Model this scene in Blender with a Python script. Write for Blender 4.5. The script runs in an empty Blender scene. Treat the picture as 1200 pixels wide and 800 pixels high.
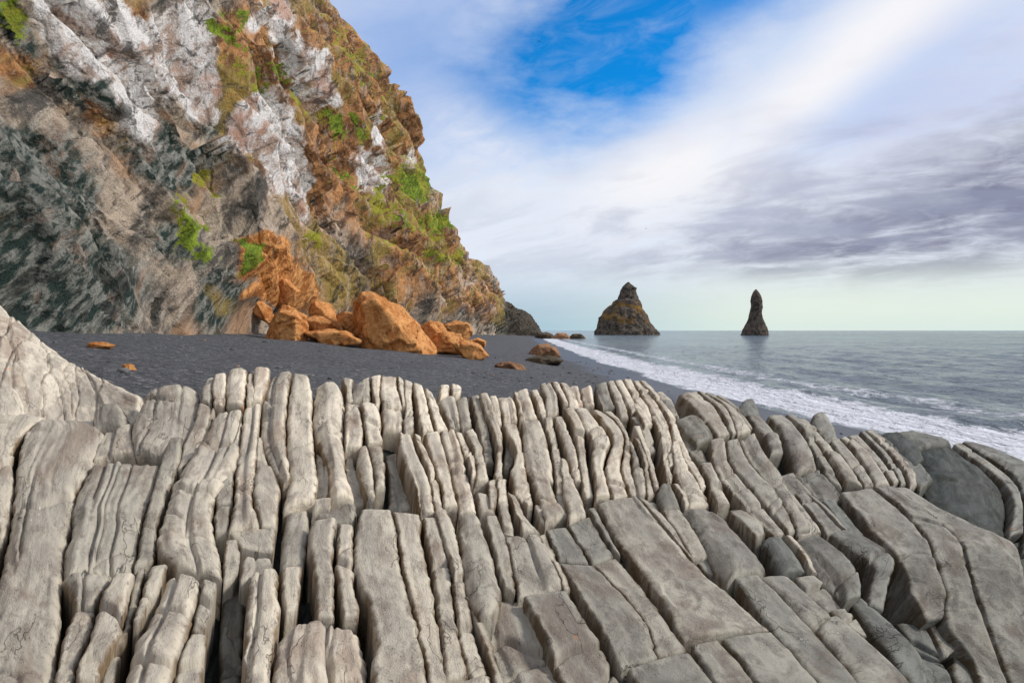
import bpy, bmesh, math, random
import numpy as np
from mathutils import Vector
C = bpy.context.scene.collection
rad = math.radians

# ------------------------------------------------------------------ camera, sky, sun, exposure
CAMZ = 4.0                      # eye height above the sea
cam = bpy.data.cameras.new('camera'); camo = bpy.data.objects.new('camera', cam); C.objects.link(camo)
camo.location = (0, 0, CAMZ); camo.rotation_euler = (rad(90), 0, 0)
cam.lens = 24; cam.sensor_width = 36; cam.shift_y = -13/1200; cam.clip_start = 0.05; cam.clip_end = 60000
sc = bpy.context.scene; sc.camera = camo
sc.view_settings.view_transform = 'Standard'; sc.view_settings.look = 'None'
sc.view_settings.gamma = 1; sc.view_settings.exposure = 1.1

SUN_AZ, SUN_EL = 84, 38         # degrees: to the right of the view
sd = bpy.data.lights.new('sun', 'SUN'); sd.energy = 1.5; sd.angle = rad(10); sd.color = (1.0, 0.95, 0.87)
so = bpy.data.objects.new('sun', sd); C.objects.link(so)
dv = Vector((math.sin(rad(SUN_AZ))*math.cos(rad(SUN_EL)), math.cos(rad(SUN_AZ))*math.cos(rad(SUN_EL)), math.sin(rad(SUN_EL))))
so.rotation_euler = dv.to_track_quat('Z', 'Y').to_euler()

class NT:
    """tiny node-expression helper"""
    def __init__(s, tree): s.t = tree; s.n = tree.nodes; s.l = tree.links
    def new(s, typ, **kw):
        n = s.n.new(typ)
        for k, v in kw.items(): setattr(n, k, v)
        return n
    def put(s, sock, v):
        if hasattr(v, 'is_output') or isinstance(v, bpy.types.NodeSocket): s.l.new(v, sock)
        else:
            if isinstance(v, (tuple, list)) and len(v) == 3 and sock.type == 'RGBA': v = (*v, 1)
            sock.default_value = v
    def m(s, op, a, b=0.0, c=0.0, clamp=False):
        n = s.new('ShaderNodeMath', operation=op, use_clamp=clamp)
        s.put(n.inputs[0], a); s.put(n.inputs[1], b); s.put(n.inputs[2], c); return n.outputs[0]
    def add(s, a, b): return s.m('ADD', a, b)
    def sub(s, a, b): return s.m('SUBTRACT', a, b)
    def mul(s, a, b): return s.m('MULTIPLY', a, b)
    def mx(s, a, b): return s.m('MAXIMUM', a, b)
    def mn(s, a, b): return s.m('MINIMUM', a, b)
    def ss(s, v, lo, hi, a=0.0, b=1.0):
        n = s.new('ShaderNodeMapRange', interpolation_type='SMOOTHSTEP')
        s.put(n.inputs[0], v); s.put(n.inputs[1], lo); s.put(n.inputs[2], hi); s.put(n.inputs[3], a); s.put(n.inputs[4], b)
        return n.outputs[0]
    def mix(s, f, a, b, bt='MIX'):
        n = s.new('ShaderNodeMix', data_type='RGBA', blend_type=bt)
        s.put(n.inputs[0], f); s.put(n.inputs[6], a); s.put(n.inputs[7], b); return n.outputs[2]
    def noise(s, vec, scale, detail=4, rough=0.55, dist=0.0, lac=2.0):
        n = s.new('ShaderNodeTexNoise'); s.put(n.inputs['Vector'], vec)
        n.inputs['Scale'].default_value = scale; n.inputs['Detail'].default_value = detail
        n.inputs['Roughness'].default_value = rough; n.inputs['Distortion'].default_value = dist
        n.inputs['Lacunarity'].default_value = lac
        return n.outputs['Fac']
    def vor(s, vec, scale, feature='F1', out='Distance', rnd=1.0):
        n = s.new('ShaderNodeTexVoronoi', feature=feature); s.put(n.inputs['Vector'], vec)
        n.inputs['Scale'].default_value = scale; n.inputs['Randomness'].default_value = rnd
        return n.outputs[out]
    def mapp(s, vec, scale=(1,1,1), rot=(0,0,0), loc=(0,0,0)):
        n = s.new('ShaderNodeMapping'); s.put(n.inputs[0], vec)
        n.inputs[1].default_value = loc; n.inputs[2].default_value = rot; n.inputs[3].default_value = scale
        return n.outputs[0]
    def comb(s, x, y, z=0.0):
        n = s.new('ShaderNodeCombineXYZ'); s.put(n.inputs[0], x); s.put(n.inputs[1], y); s.put(n.inputs[2], z); return n.outputs[0]
    def sep(s, v):
        n = s.new('ShaderNodeSeparateXYZ'); s.put(n.inputs[0], v); return n.outputs
    def attr(s, name):
        n = s.new('ShaderNodeAttribute'); n.attribute_name = name; return n
    def bump(s, h, dist, strength=1.0, nrm=None):
        n = s.new('ShaderNodeBump'); s.put(n.inputs['Height'], h); n.inputs['Distance'].default_value = dist
        n.inputs['Strength'].default_value = strength
        if nrm is not None: s.l.new(nrm, n.inputs['Normal'])
        return n.outputs[0]

def azel(px, py):
    """direction of a sky feature as azimuth / elevation in radians"""
    x = (px-600)/800; z = (387-py)/800
    return math.atan(x), math.atan(z/math.sqrt(1+x*x))

world = bpy.data.worlds.new('World'); sc.world = world; world.use_nodes = True
w = NT(world.node_tree); w.n.clear()
sky = w.new('ShaderNodeTexSky', sky_type='NISHITA', sun_disc=False)
sky.sun_elevation = rad(SUN_EL); sky.sun_rotation = rad(SUN_AZ); sky.air_density = 1.0; sky.dust_density = 0.4; sky.ozone_density = 2.0
skyc = w.mix(1.0, sky.outputs[0], (0.10, 0.10, 0.10), 'MULTIPLY')
skyc = w.mix(1.0, skyc, (0.04, 0.98, 1.72), 'MULTIPLY')      # a deep northern blue
geo = w.new('ShaderNodeTexCoord').outputs['Generated']
dx, dy, dz = w.sep(geo)
az = w.m('ARCTAN2', dx, dy); el = w.m('ARCSINE', dz)
den = w.add(w.mx(dz, 0.0), 0.26)
cx_, cy_ = w.m('DIVIDE', dx, den), w.m('DIVIDE', dy, den)
plane = w.comb(cx_, cy_, 0.0)
wp = w.mapp(plane, scale=(1.0, 1.0, 1), rot=(0, 0, rad(35)))
stre = w.mapp(wp, scale=(0.85, 1.75, 1))
n1 = w.noise(stre, 1.1, 8, 0.62, 0.4)
n2 = w.noise(w.mapp(stre, loc=(4.1, 2.2, 0)), 2.6, 6, 0.55, 0.5)
n3 = w.noise(w.mapp(wp, scale=(1.4, 2.2, 1), loc=(1.3, 7.2, 0)), 6.0, 7, 0.62, 0.6)
warp = w.noise(w.comb(az, w.mul(el, 2.2), 0.0), 4.0, 6, 0.6)
def blob(px, py, rx, ry, ang=0, wob=0.5):
    """soft ellipse in azimuth/elevation; ang tilts it (deg, clockwise down to the right)"""
    a0, e0 = azel(px, py); ca, sa = math.cos(rad(ang)), math.sin(rad(ang))
    a = w.sub(az, a0); e = w.sub(e0, el)
    p = w.add(w.mul(a, ca), w.mul(e, sa)); q = w.sub(w.mul(e, ca), w.mul(a, sa))
    p = w.m('DIVIDE', p, rx/800); q = w.m('DIVIDE', q, ry/800)
    r = w.m('SQRT', w.add(w.mul(p, p), w.mul(q, q)))
    r = w.add(r, w.mul(w.sub(warp, 0.5), wob*2))
    return w.ss(r, 1.0, 0.0)
# veil coverage
cov = w.add(0.82, w.mul(w.sub(n1, 0.5), 0.45))
cov = w.add(cov, w.mul(w.sub(n3, 0.5), 0.25))
hole = w.mx(w.m('MINIMUM', w.mul(blob(715, 50, 225, 130, -14, 0.5), 1.2), 1.0), w.mul(blob(850, -5, 230, 80, -14, 0.5), 0.8))
cov = w.sub(cov, w.mul(w.mul(hole, w.add(0.75, w.mul(n3, 0.45))), 0.95))
cov = w.sub(cov, w.mul(blob(560, 130, 230, 190, 0), 0.2))
cov = w.sub(cov, w.mul(blob(1010, 120, 170, 60, -30), 0.2))
cov = w.add(cov, w.ss(el, 0.30, 0.12, 0, 0.45))
cov = w.m('MAXIMUM', w.m('MINIMUM', cov, 1.0), w.ss(w.add(n3, w.mul(n2, 0.4)), 0.60, 1.1, 0.0, 0.22))
veil = w.mix(n2, (0.72, 0.81, 0.97), (0.92, 0.94, 0.99))
veil = w.mix(w.ss(n3, 0.35, 0.75), veil, (0.80, 0.84, 0.94))
veil = w.mix(w.mul(blob(480, 40, 260, 200, 0), 0.7), veil, (0.34, 0.50, 0.88))
c = w.mix(cov, skyc, veil)
# bright band of thin cloud running up to the right
band = w.mx(blob(985, 75, 380, 66, -33, 0.35), w.mul(blob(800, 190, 190, 62, -24, 0.5), 0.95))
c = w.mix(w.mul(band, 0.92), c, (1.0, 0.985, 1.0))
c = w.mix(w.mul(blob(560, 170, 120, 60, 30, 0.9), w.mul(n3, 0.8)), c, (0.93, 0.94, 1.0))
c = w.mix(w.mul(blob(1100, 120, 200, 90, -25, 0.5), 0.55), c, (0.60, 0.63, 0.84))
# layered dark cloud right and low
dk = w.mx(blob(1180, 225, 380, 100, -9, 0.6), w.mul(blob(1040, 290, 400, 52, 0, 0.5), 0.9))
dk = w.mul(dk, w.ss(w.add(n2, w.mul(n3, 0.4)), 0.40, 0.85))
c = w.mix(w.mul(dk, 1.15), c, (0.16, 0.165, 0.27))
pu = w.mul(blob(960, 190, 430, 120, -12, 0.8), w.ss(n2, 0.42, 0.68))
c = w.mix(w.mul(pu, 0.45), c, (0.42, 0.43, 0.60))
gr = w.mul(w.ss(n2, 0.42, 0.62), w.mul(w.ss(el, 0.05, 0.10), w.ss(el, 0.26, 0.14)))
c = w.mix(w.mul(gr, 0.40), c, (0.48, 0.54, 0.68))
# clear strip above the horizon: pale green right, blue-grey left
hz = w.ss(el, 0.115, 0.015)
hcol = w.mix(w.ss(az, 0.0, 0.40), (0.42, 0.58, 0.68), (0.80, 0.90, 0.78))
c = w.mix(w.mul(hz, w.add(0.72, w.mul(n2, 0.3))), c, hcol)
c = w.mix(w.ss(el, 0.028, 0.002, 0, 0.55), c, w.mix(w.ss(az, 0.0, 0.35), (0.40, 0.60, 0.70), (0.70, 0.84, 0.80)))
bg = w.new('ShaderNodeBackground'); w.l.new(c, bg.inputs[0]); bg.inputs[1].default_value = 0.45
wo = w.new('ShaderNodeOutputWorld'); w.l.new(bg.outputs[0], wo.inputs[0])

# ------------------------------------------------------------------ helpers
rng = np.random.default_rng(7); random.seed(7)
def _h(i, j, k, seed):
    h = (i.astype(np.int64)*374761393 + j.astype(np.int64)*668265263 + k.astype(np.int64)*2147483647 + seed*974711) & 0xFFFFFFFF
    h = ((h ^ (h >> 13))*1274126177) & 0xFFFFFFFF
    h = ((h ^ (h >> 16))*2246822519) & 0xFFFFFFFF
    return ((h ^ (h >> 15)) & 0xFFFFFF)/float(0xFFFFFF)
def vnoise(P, seed=0):
    P = np.asarray(P, float); F = np.floor(P); f = P-F; f = f*f*f*(f*(f*6-15)+10)
    i, j, k = F[..., 0], F[..., 1], F[..., 2]; r = 0
    for a in (0, 1):
        for b in (0, 1):
            for c_ in (0, 1):
                wgt = (f[..., 0] if a else 1-f[..., 0])*(f[..., 1] if b else 1-f[..., 1])*(f[..., 2] if c_ else 1-f[..., 2])
                r = r + wgt*_h(i+a, j+b, k+c_, seed)
    return r*2-1
def fbm(P, oct=4, seed=0, gain=0.5):
    P = np.asarray(P, float); s = 0; a = 1; t = 0
    for o in range(oct):
        s = s + a*vnoise(P*(2.03**o)+o*17.3, seed+o*31); t += a; a *= gain
    return s/t
def ridged(P, oct=4, seed=0, gain=0.5):
    P = np.asarray(P, float); s = 0; a = 1; t = 0
    for o in range(oct):
        s = s + a*(1-2*np.abs(vnoise(P*(2.03**o)+o*11.1, seed+o*31))); t += a; a *= gain
    return s/t
def sst(x, a, b):
    t = np.clip((x-a)/(b-a), 0, 1); return t*t*(3-2*t)

def ray(px, py):
    return np.stack([(np.asarray(px)-600)/800, np.ones_like(np.asarray(px, float)), (387-np.asarray(py))/800], -1)

def tag(o, label=None, cat=None, group=None, kind=None):
    if label: o['label'] = label
    if cat: o['category'] = cat
    if group: o['group'] = group
    if kind: o['kind'] = kind
    return o
def empty(name, loc):
    o = bpy.data.objects.new(name, None); C.objects.link(o); o.location = loc; o.empty_display_size = 0.2; return o
def mesh_obj(name, V, F, mat, parent=None, attrs=None, smooth=True, org=None):
    """V world coordinates; org = object origin"""
    V = np.asarray(V, float)
    if parent is not None: base = np.array(parent.location)
    else: base = np.array(org if org is not None else (0, 0, 0), float)
    me = bpy.data.meshes.new(name); F = np.asarray(F)
    n = F.shape[1]
    me.vertices.add(len(V)); me.vertices.foreach_set('co', (V-base).astype(np.float32).ravel())
    me.loops.add(F.size); me.loops.foreach_set('vertex_index', F.astype(np.int32).ravel())
    me.polygons.add(len(F)); me.polygons.foreach_set('loop_start', np.arange(0, F.size, n, dtype=np.int32))
    me.polygons.foreach_set('loop_total', np.full(len(F), n, np.int32))
    me.update(calc_edges=True); me.validate()
    me.polygons.foreach_set('use_smooth', np.full(len(me.polygons), smooth))
    for k, v in (attrs or {}).items():
        a = me.attributes.new(k, 'FLOAT', 'POINT'); a.data.foreach_set('value', np.asarray(v, np.float32).ravel())
    me.materials.append(mat)
    o = bpy.data.objects.new(name, me); C.objects.link(o)
    if parent is not None: o.parent = parent
    else: o.location = base
    return o
def gridf(n, m, flip=False):
    i = np.arange(n-1)[:, None]*m + np.arange(m-1)[None]; i = i.ravel()
    f = np.stack([i, i+m, i+m+1, i+1], 1)
    return f[:, ::-1] if flip else f
def newmat(name):
    m = bpy.data.materials.new(name); m.use_nodes = True
    t = NT(m.node_tree); t.n.clear()
    p = t.new('ShaderNodeBsdfPrincipled'); o = t.new('ShaderNodeOutputMaterial'); t.l.new(p.outputs[0], o.inputs[0])
    return m, t, p
def wpos(t): return t.new('ShaderNodeNewGeometry').outputs['Position']

# ------------------------------------------------------------------ materials
def mat_outcrop():
    m, t, p = newmat('jointed_rock')
    P0 = wpos(t); tone = t.attr('tone').outputs['Fac']; edge = t.attr('edge').outputs['Fac']; shd = t.attr('painted_shade').outputs['Fac']
    u = t.attr('uu').outputs['Fac']; v = t.attr('vv').outputs['Fac']; sid = t.attr('sid').outputs['Fac']
    of = t.new('ShaderNodeVectorMath', operation='ADD'); t.l.new(P0, of.inputs[0]); t.l.new(t.comb(sid, t.mul(sid, 1.7), t.mul(sid, 0.6)), of.inputs[1]); P = t.comb(u, t.mul(v, 0.85), sid)
    loc = t.comb(u, v, sid)                     # metres across / along the column
    flow = t.mapp(loc, scale=(1, 0.12, 1))
    a = t.noise(P, 3.0, 6, 0.6, 0.3); b = t.noise(P, 12, 8, 0.68, 0.3); c3 = t.noise(P, 60, 6, 0.7); c4 = t.noise(P, 240, 3, 0.7)
    st = t.noise(flow, 26, 6, 0.65, 0.3)
    col = t.mix(t.ss(a, 0.35, 0.68), (0.29, 0.27, 0.245), (0.52, 0.485, 0.43))
    col = t.mix(t.ss(b, 0.46, 0.64, 0, 0.65), col, (0.19, 0.165, 0.148))
    col = t.mix(t.ss(t.noise(P, 5.0, 5, 0.6, 0.6), 0.52, 0.70, 0, 0.75), col, (0.50, 0.47, 0.41))
    col = t.mix(t.ss(st, 0.50, 0.75, 0, 0.25), col, (0.48, 0.44, 0.37))
    col = t.mix(t.ss(st, 0.46, 0.28, 0, 0.35), col, (0.12, 0.105, 0.09))
    red = t.mul(t.ss(t.noise(t.mapp(P, loc=(5, 3, 1)), 3.0, 5, 0.6, 0.5), 0.50, 0.64), 0.85)
    col = t.mix(t.mul(red, 0.7), col, (0.20, 0.145, 0.115))
    # iron-brown staining along the joints, widened to paint in crevice shade
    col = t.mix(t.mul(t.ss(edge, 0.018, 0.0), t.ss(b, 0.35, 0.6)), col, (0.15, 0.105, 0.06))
    col = t.mix(t.mul(t.mul(t.ss(edge, 0.004, 0.014), t.ss(edge, 0.05, 0.02)), t.ss(b, 0.62, 0.42, 0, 0.55)), col, (0.60, 0.555, 0.47))
    col = t.mix(t.ss(c3, 0.56, 0.76, 0, 0.55), col, (0.60, 0.57, 0.51))
    col = t.mix(t.ss(c3, 0.44, 0.28, 0, 0.65), col, (0.10, 0.085, 0.072))
    # fine pits and dark mineral specks
    pit = t.mul(t.ss(t.vor(P, 95), 0.22, 0.08), t.ss(t.noise(P, 12, 4, 0.6), 0.50, 0.62))
    col = t.mix(t.mul(pit, 0.7), col, (0.05, 0.045, 0.04))
    # hairline cracks
    dp = t.new('ShaderNodeVectorMath', operation='ADD'); t.l.new(t.mapp(flow, scale=(1, 3.0, 1)), dp.inputs[0])
    nn = t.new('ShaderNodeTexNoise'); t.l.new(P, nn.inputs['Vector']); nn.inputs['Scale'].default_value = 9; nn.inputs['Detail'].default_value = 4
    sc_ = t.new('ShaderNodeVectorMath', operation='SCALE'); t.l.new(nn.outputs['Color'], sc_.inputs[0]); sc_.inputs['Scale'].default_value = 0.16
    t.l.new(sc_.outputs[0], dp.inputs[1])
    vd = t.vor(dp.outputs[0], 5.2, 'DISTANCE_TO_EDGE')
    crack = t.mul(t.ss(vd, 0.010, 0.001), t.ss(t.noise(P, 2.6, 2), 0.50, 0.58))
    col = t.mix(t.mul(crack, 0.25), col, (0.045, 0.035, 0.028))
    # pale lichen dots and a few orange ones
    ld = t.mul(t.ss(t.vor(P, 30), 0.11, 0.05), t.ss(t.noise(P, 4, 2), 0.60, 0.66))
    col = t.mix(ld, col, (0.66, 0.66, 0.62))
    ol = t.mul(t.ss(t.vor(t.mapp(P, loc=(3, 1, 2)), 5.5), 0.07, 0.03), t.ss(t.noise(P, 1.2, 2), 0.56, 0.60))
    col = t.mix(ol, col, (0.65, 0.24, 0.05))
    # tone, then shade painted in for recesses and faces turned away
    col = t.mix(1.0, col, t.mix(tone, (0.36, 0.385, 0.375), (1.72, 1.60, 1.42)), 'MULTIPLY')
    col = t.mix(t.mul(shd, t.ss(a, 0.25, 0.6, 0.85, 1.0)), col, (0.010, 0.015, 0.010))
    t.l.new(col, p.inputs['Base Color']); t.put(p.inputs['Roughness'], t.ss(b, 0.3, 0.7, 0.62, 0.9))
    p.inputs['Specular IOR Level'].default_value = 0.35
    h = t.add(t.mul(b, 0.5), t.add(t.mul(c3, 0.30), t.mul(c4, 0.10)))
    h = t.add(h, t.mul(st, 0.15)); h = t.sub(h, t.mul(crack, 0.8)); h = t.sub(h, t.mul(pit, 0.5))
    t.l.new(t.bump(h, 0.027, 0.95), p.inputs['Normal'])
    return m
def mat_cliff():
    m, t, p = newmat('cliff_rock')
    P = wpos(t); A = {k: t.attr(k).outputs['Fac'] for k in ('white', 'green', 'rust', 'dark', 'orange', 'scl')}
    # strata dip down and away, warped
    S = t.mapp(P, rot=(rad(-42), 0, 0)); S2 = t.mapp(S, scale=(1, 0.28, 1.0))
    L = t.noise(S2, 0.13, 10, 0.64, 0.3); F_ = t.noise(S2, 0.5, 9, 0.64, 0.2); G = t.noise(P, 0.09, 6, 0.6, 0.4)
    H = t.noise(S2, 1.9, 7, 0.64, 0.1); VS = t.noise(t.mapp(P, scale=(1, 1, 0.16)), 0.9, 7, 0.62, 0.3)
    nz = t.sep(t.new('ShaderNodeNewGeometry').outputs['Normal'])[2]
    col = t.mix(t.ss(F_, 0.42, 0.58), (0.13, 0.113, 0.095), (0.56, 0.44, 0.33))
    col = t.mix(t.ss(H, 0.50, 0.68, 0, 0.7), col, (0.62, 0.52, 0.42))
    col = t.mix(t.ss(L, 0.49, 0.58, 0, 0.75), col, (0.50, 0.29, 0.16))
    # blue-green dark basalt low left
    dk = t.mix(t.ss(H, 0.42, 0.60), (0.026, 0.046, 0.038), (0.31, 0.305, 0.265))
    dk = t.mix(t.ss(F_, 0.54, 0.62, 0, 0.4), dk, (0.42, 0.25, 0.17))
    col = t.mix(t.ss(t.add(A['dark'], t.mul(t.sub(L, 0.5), 1.1)), 0.35, 0.6), col, dk)
    # rust and ochre
    ru = t.mix(t.ss(F_, 0.42, 0.58), (0.22, 0.092, 0.032), (0.60, 0.28, 0.10))
    ru = t.mix(t.ss(L, 0.50, 0.58, 0, 0.8), ru, (0.36, 0.27, 0.06))
    ru = t.mix(t.ss(H, 0.56, 0.72, 0, 0.6), ru, (0.66, 0.50, 0.35))
    ru = t.mix(t.ss(VS, 0.52, 0.62, 0, 0.55), ru, (0.55, 0.44, 0.35)); ru = t.mix(t.ss(VS, 0.44, 0.36, 0, 0.5), ru, (0.15, 0.10, 0.065))
    col = t.mix(t.ss(t.add(A['rust'], t.mul(t.sub(L, 0.5), 1.3)), 0.32, 0.62, 0, 0.95), col, ru)
    og = t.mix(t.ss(H, 0.42, 0.58), (0.42, 0.15, 0.035), (0.82, 0.38, 0.13))
    col = t.mix(t.ss(t.add(A['orange'], t.mul(t.sub(F_, 0.5), 0.9)), 0.35, 0.6), col, og)
    wh = t.mix(t.ss(F_, 0.40, 0.52), (0.52, 0.37, 0.29), (0.92, 0.87, 0.83))
    wh = t.mix(t.ss(VS, 0.52, 0.62, 0, 0.45), wh, (0.50, 0.36, 0.28)); wh = t.mix(t.ss(VS, 0.42, 0.36, 0, 0.6), wh, (0.20, 0.16, 0.14))
    wh = t.mix(t.ss(L, 0.54, 0.62, 0, 0.8), wh, (0.56, 0.30, 0.20)); wh = t.mix(t.ss(H, 0.44, 0.34, 0, 0.7), wh, (0.12, 0.10, 0.09))
    col = t.mix(t.ss(t.add(A['white'], t.add(t.mul(t.sub(F_, 0.5), 1.0), t.mul(t.sub(L, 0.5), 0.8))), 0.35, 0.56), col, wh)
    gg = t.mix(t.ss(H, 0.35, 0.65), (0.08, 0.12, 0.012), (0.27, 0.36, 0.03))
    gg = t.mix(t.ss(L, 0.46, 0.56, 0, 0.85), gg, (0.38, 0.33, 0.04))
    gmask = t.ss(t.add(t.add(t.mul(A['green'], 0.9), t.mul(t.ss(nz, 0.42, 0.72), t.add(0.08, t.mul(t.mx(A['rust'], A['green']), 0.34)))), t.add(t.mul(t.sub(F_, 0.5), 2.0), t.mul(t.sub(H, 0.5), 1.0))), 0.55, 0.70)
    col = t.mix(gmask, col, gg)
    # dark noise-shaped patches painted in as crevice shade
    cv = t.mul(t.ss(t.noise(t.mapp(S2, loc=(9, 2, 4)), 0.5, 8, 0.68, 1.2), 0.44, 0.37), 0.75)
    col = t.mix(t.mul(cv, t.sub(1.0, t.mul(gmask, 0.7))), col, (0.030, 0.032, 0.027))
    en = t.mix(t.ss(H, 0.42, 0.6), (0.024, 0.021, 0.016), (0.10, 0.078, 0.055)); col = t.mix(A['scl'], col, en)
    # open joints between the blocks of the face, their shade painted dark
    wn = t.new('ShaderNodeTexNoise'); t.l.new(S2, wn.inputs['Vector']); wn.inputs['Scale'].default_value = 0.5; wn.inputs['Detail'].default_value = 6
    wv = t.new('ShaderNodeVectorMath', operation='SCALE'); t.l.new(wn.outputs['Color'], wv.inputs[0]); wv.inputs['Scale'].default_value = 0.9
    wa = t.new('ShaderNodeVectorMath', operation='ADD'); t.l.new(S2, wa.inputs[0]); t.l.new(wv.outputs[0], wa.inputs[1])
    e1 = t.vor(wa.outputs[0], 0.33, 'DISTANCE_TO_EDGE'); 
    ck = t.ss(e1, 0.0, 0.06)
    col = t.mix(t.mul(t.sub(1.0, ck), t.mul(t.sub(1.0, t.mul(gmask, 0.8)), t.ss(F_, 0.54, 0.44, 0.0, 0.45))), col, (0.035, 0.034, 0.028))
    t.l.new(col, p.inputs['Base Color']); p.inputs['Roughness'].default_value = 0.9
    p.inputs['Specular IOR Level'].default_value = 0.25
    b1 = t.bump(t.add(F_, t.mul(L, 0.7)), 1.2, 0.7); b2 = t.bump(t.add(H, t.mul(t.noise(P, 6.0, 5, 0.65), 0.5)), 0.55, 0.95, b1)
    b3 = t.bump(ck, 0.15, 0.5, b2)
    t.l.new(b3, p.inputs['Normal'])
    return m
def mat_boulder(name='orange_tuff', dark=0.0, cols=None):
    m, t, p = newmat(name); P = wpos(t)
    F_ = t.noise(P, 0.9, 7, 0.65, 0.6); H = t.noise(P, 4, 6, 0.7); K = t.noise(P, 22, 4, 0.7)
    a_, b_, c_ = ((0.52, 0.185, 0.048), (0.82, 0.39, 0.14), (0.20, 0.065, 0.02)) if not dark else ((0.05, 0.045, 0.035), (0.16, 0.115, 0.07), (0.02, 0.02, 0.018))
    if cols: a_, b_, c_ = cols
    col = t.mix(t.ss(F_, 0.35, 0.62), a_, b_); col = t.mix(t.ss(H, 0.48, 0.30), col, c_)
    col = t.mix(t.ss(K, 0.55, 0.75, 0, 0.4), col, tuple(min(1, x*1.4) for x in b_))
    up = t.sep(t.new('ShaderNodeNewGeometry').outputs['Normal'])[2]
    t.l.new(col, p.inputs['Base Color']); p.inputs['Roughness'].default_value = 0.9
    p.inputs['Specular IOR Level'].default_value = 0.2
    t.l.new(t.bump(K, 0.06, 0.8, t.bump(t.add(H, t.mul(F_, 0.6)), 0.35, 0.8)), p.inputs['Normal'])
    return m
def mat_stack():
    m, t, p = newmat('stack_basalt'); P = wpos(t)
    F_ = t.noise(t.mapp(P, scale=(1, 1, 1.6)), 0.06, 8, 0.7, 0.6); H = t.noise(P, 0.3, 7, 0.72, 0.4)
    col = t.mix(t.ss(H, 0.35, 0.65), (0.028, 0.024, 0.020), (0.17, 0.13, 0.10))
    col = t.mix(t.mul(t.ss(F_, 0.45, 0.60), t.ss(t.attr('rust').outputs['Fac'], 0.2, 0.8)), col, (0.25, 0.135, 0.035))
    t.l.new(col, p.inputs['Base Color']); p.inputs['Roughness'].default_value = 0.9; p.inputs['Specular IOR Level'].default_value = 0.2
    t.l.new(t.bump(H, 4.0, 0.9), p.inputs['Normal'])
    return m
def mat_sand():
    m, t, p = newmat('black_sand'); P = wpos(t)
    a = t.noise(P, 0.18, 5, 0.6, 0.3); g = t.noise(P, 16, 5, 0.75); v = t.vor(P, 14); v2 = t.vor(t.mapp(P, loc=(3, 5, 1)), 5)
    wet = t.attr('wet').outputs['Fac']
    col = t.mix(t.ss(g, 0.36, 0.66), (0.028, 0.030, 0.035), (0.135, 0.138, 0.148))
    col = t.mix(t.ss(a, 0.40, 0.65, 0, 0.5), col, (0.065, 0.064, 0.070))
    cell = t.new('ShaderNodeTexVoronoi'); t.l.new(P, cell.inputs['Vector']); cell.inputs['Scale'].default_value = 7
    cs = t.sep(cell.outputs['Color'])[0]
    col = t.mix(t.ss(cs, 0.86, 0.93, 0, 0.7), col, (0.21, 0.20, 0.20))
    col = t.mix(t.ss(cs, 0.2, 0.1, 0, 0.7), col, (0.02, 0.021, 0.026))
    col = t.mix(t.mul(wet, 0.8), col, (0.020, 0.019, 0.024))
    t.l.new(col, p.inputs['Base Color']); t.put(p.inputs['Roughness'], t.ss(wet, 0.0, 1.0, 0.85, 0.42))
    p.inputs['Specular IOR Level'].default_value = 0.4
    h = t.add(t.mul(t.sub(1.0, v), 0.5), t.add(t.mul(g, 0.6), t.mul(t.sub(1.0, v2), 0.5)))
    h = t.mul(h, t.sub(1.0, t.mul(wet, 0.8)))
    dim = t.noise(P, 1.1, 5, 0.6, 0.6)
    t.l.new(t.bump(h, 0.12, 0.9, t.bump(t.mul(dim, t.sub(1.0, wet)), 0.35, 0.8)), p.inputs['Normal'])
    return m
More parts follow.
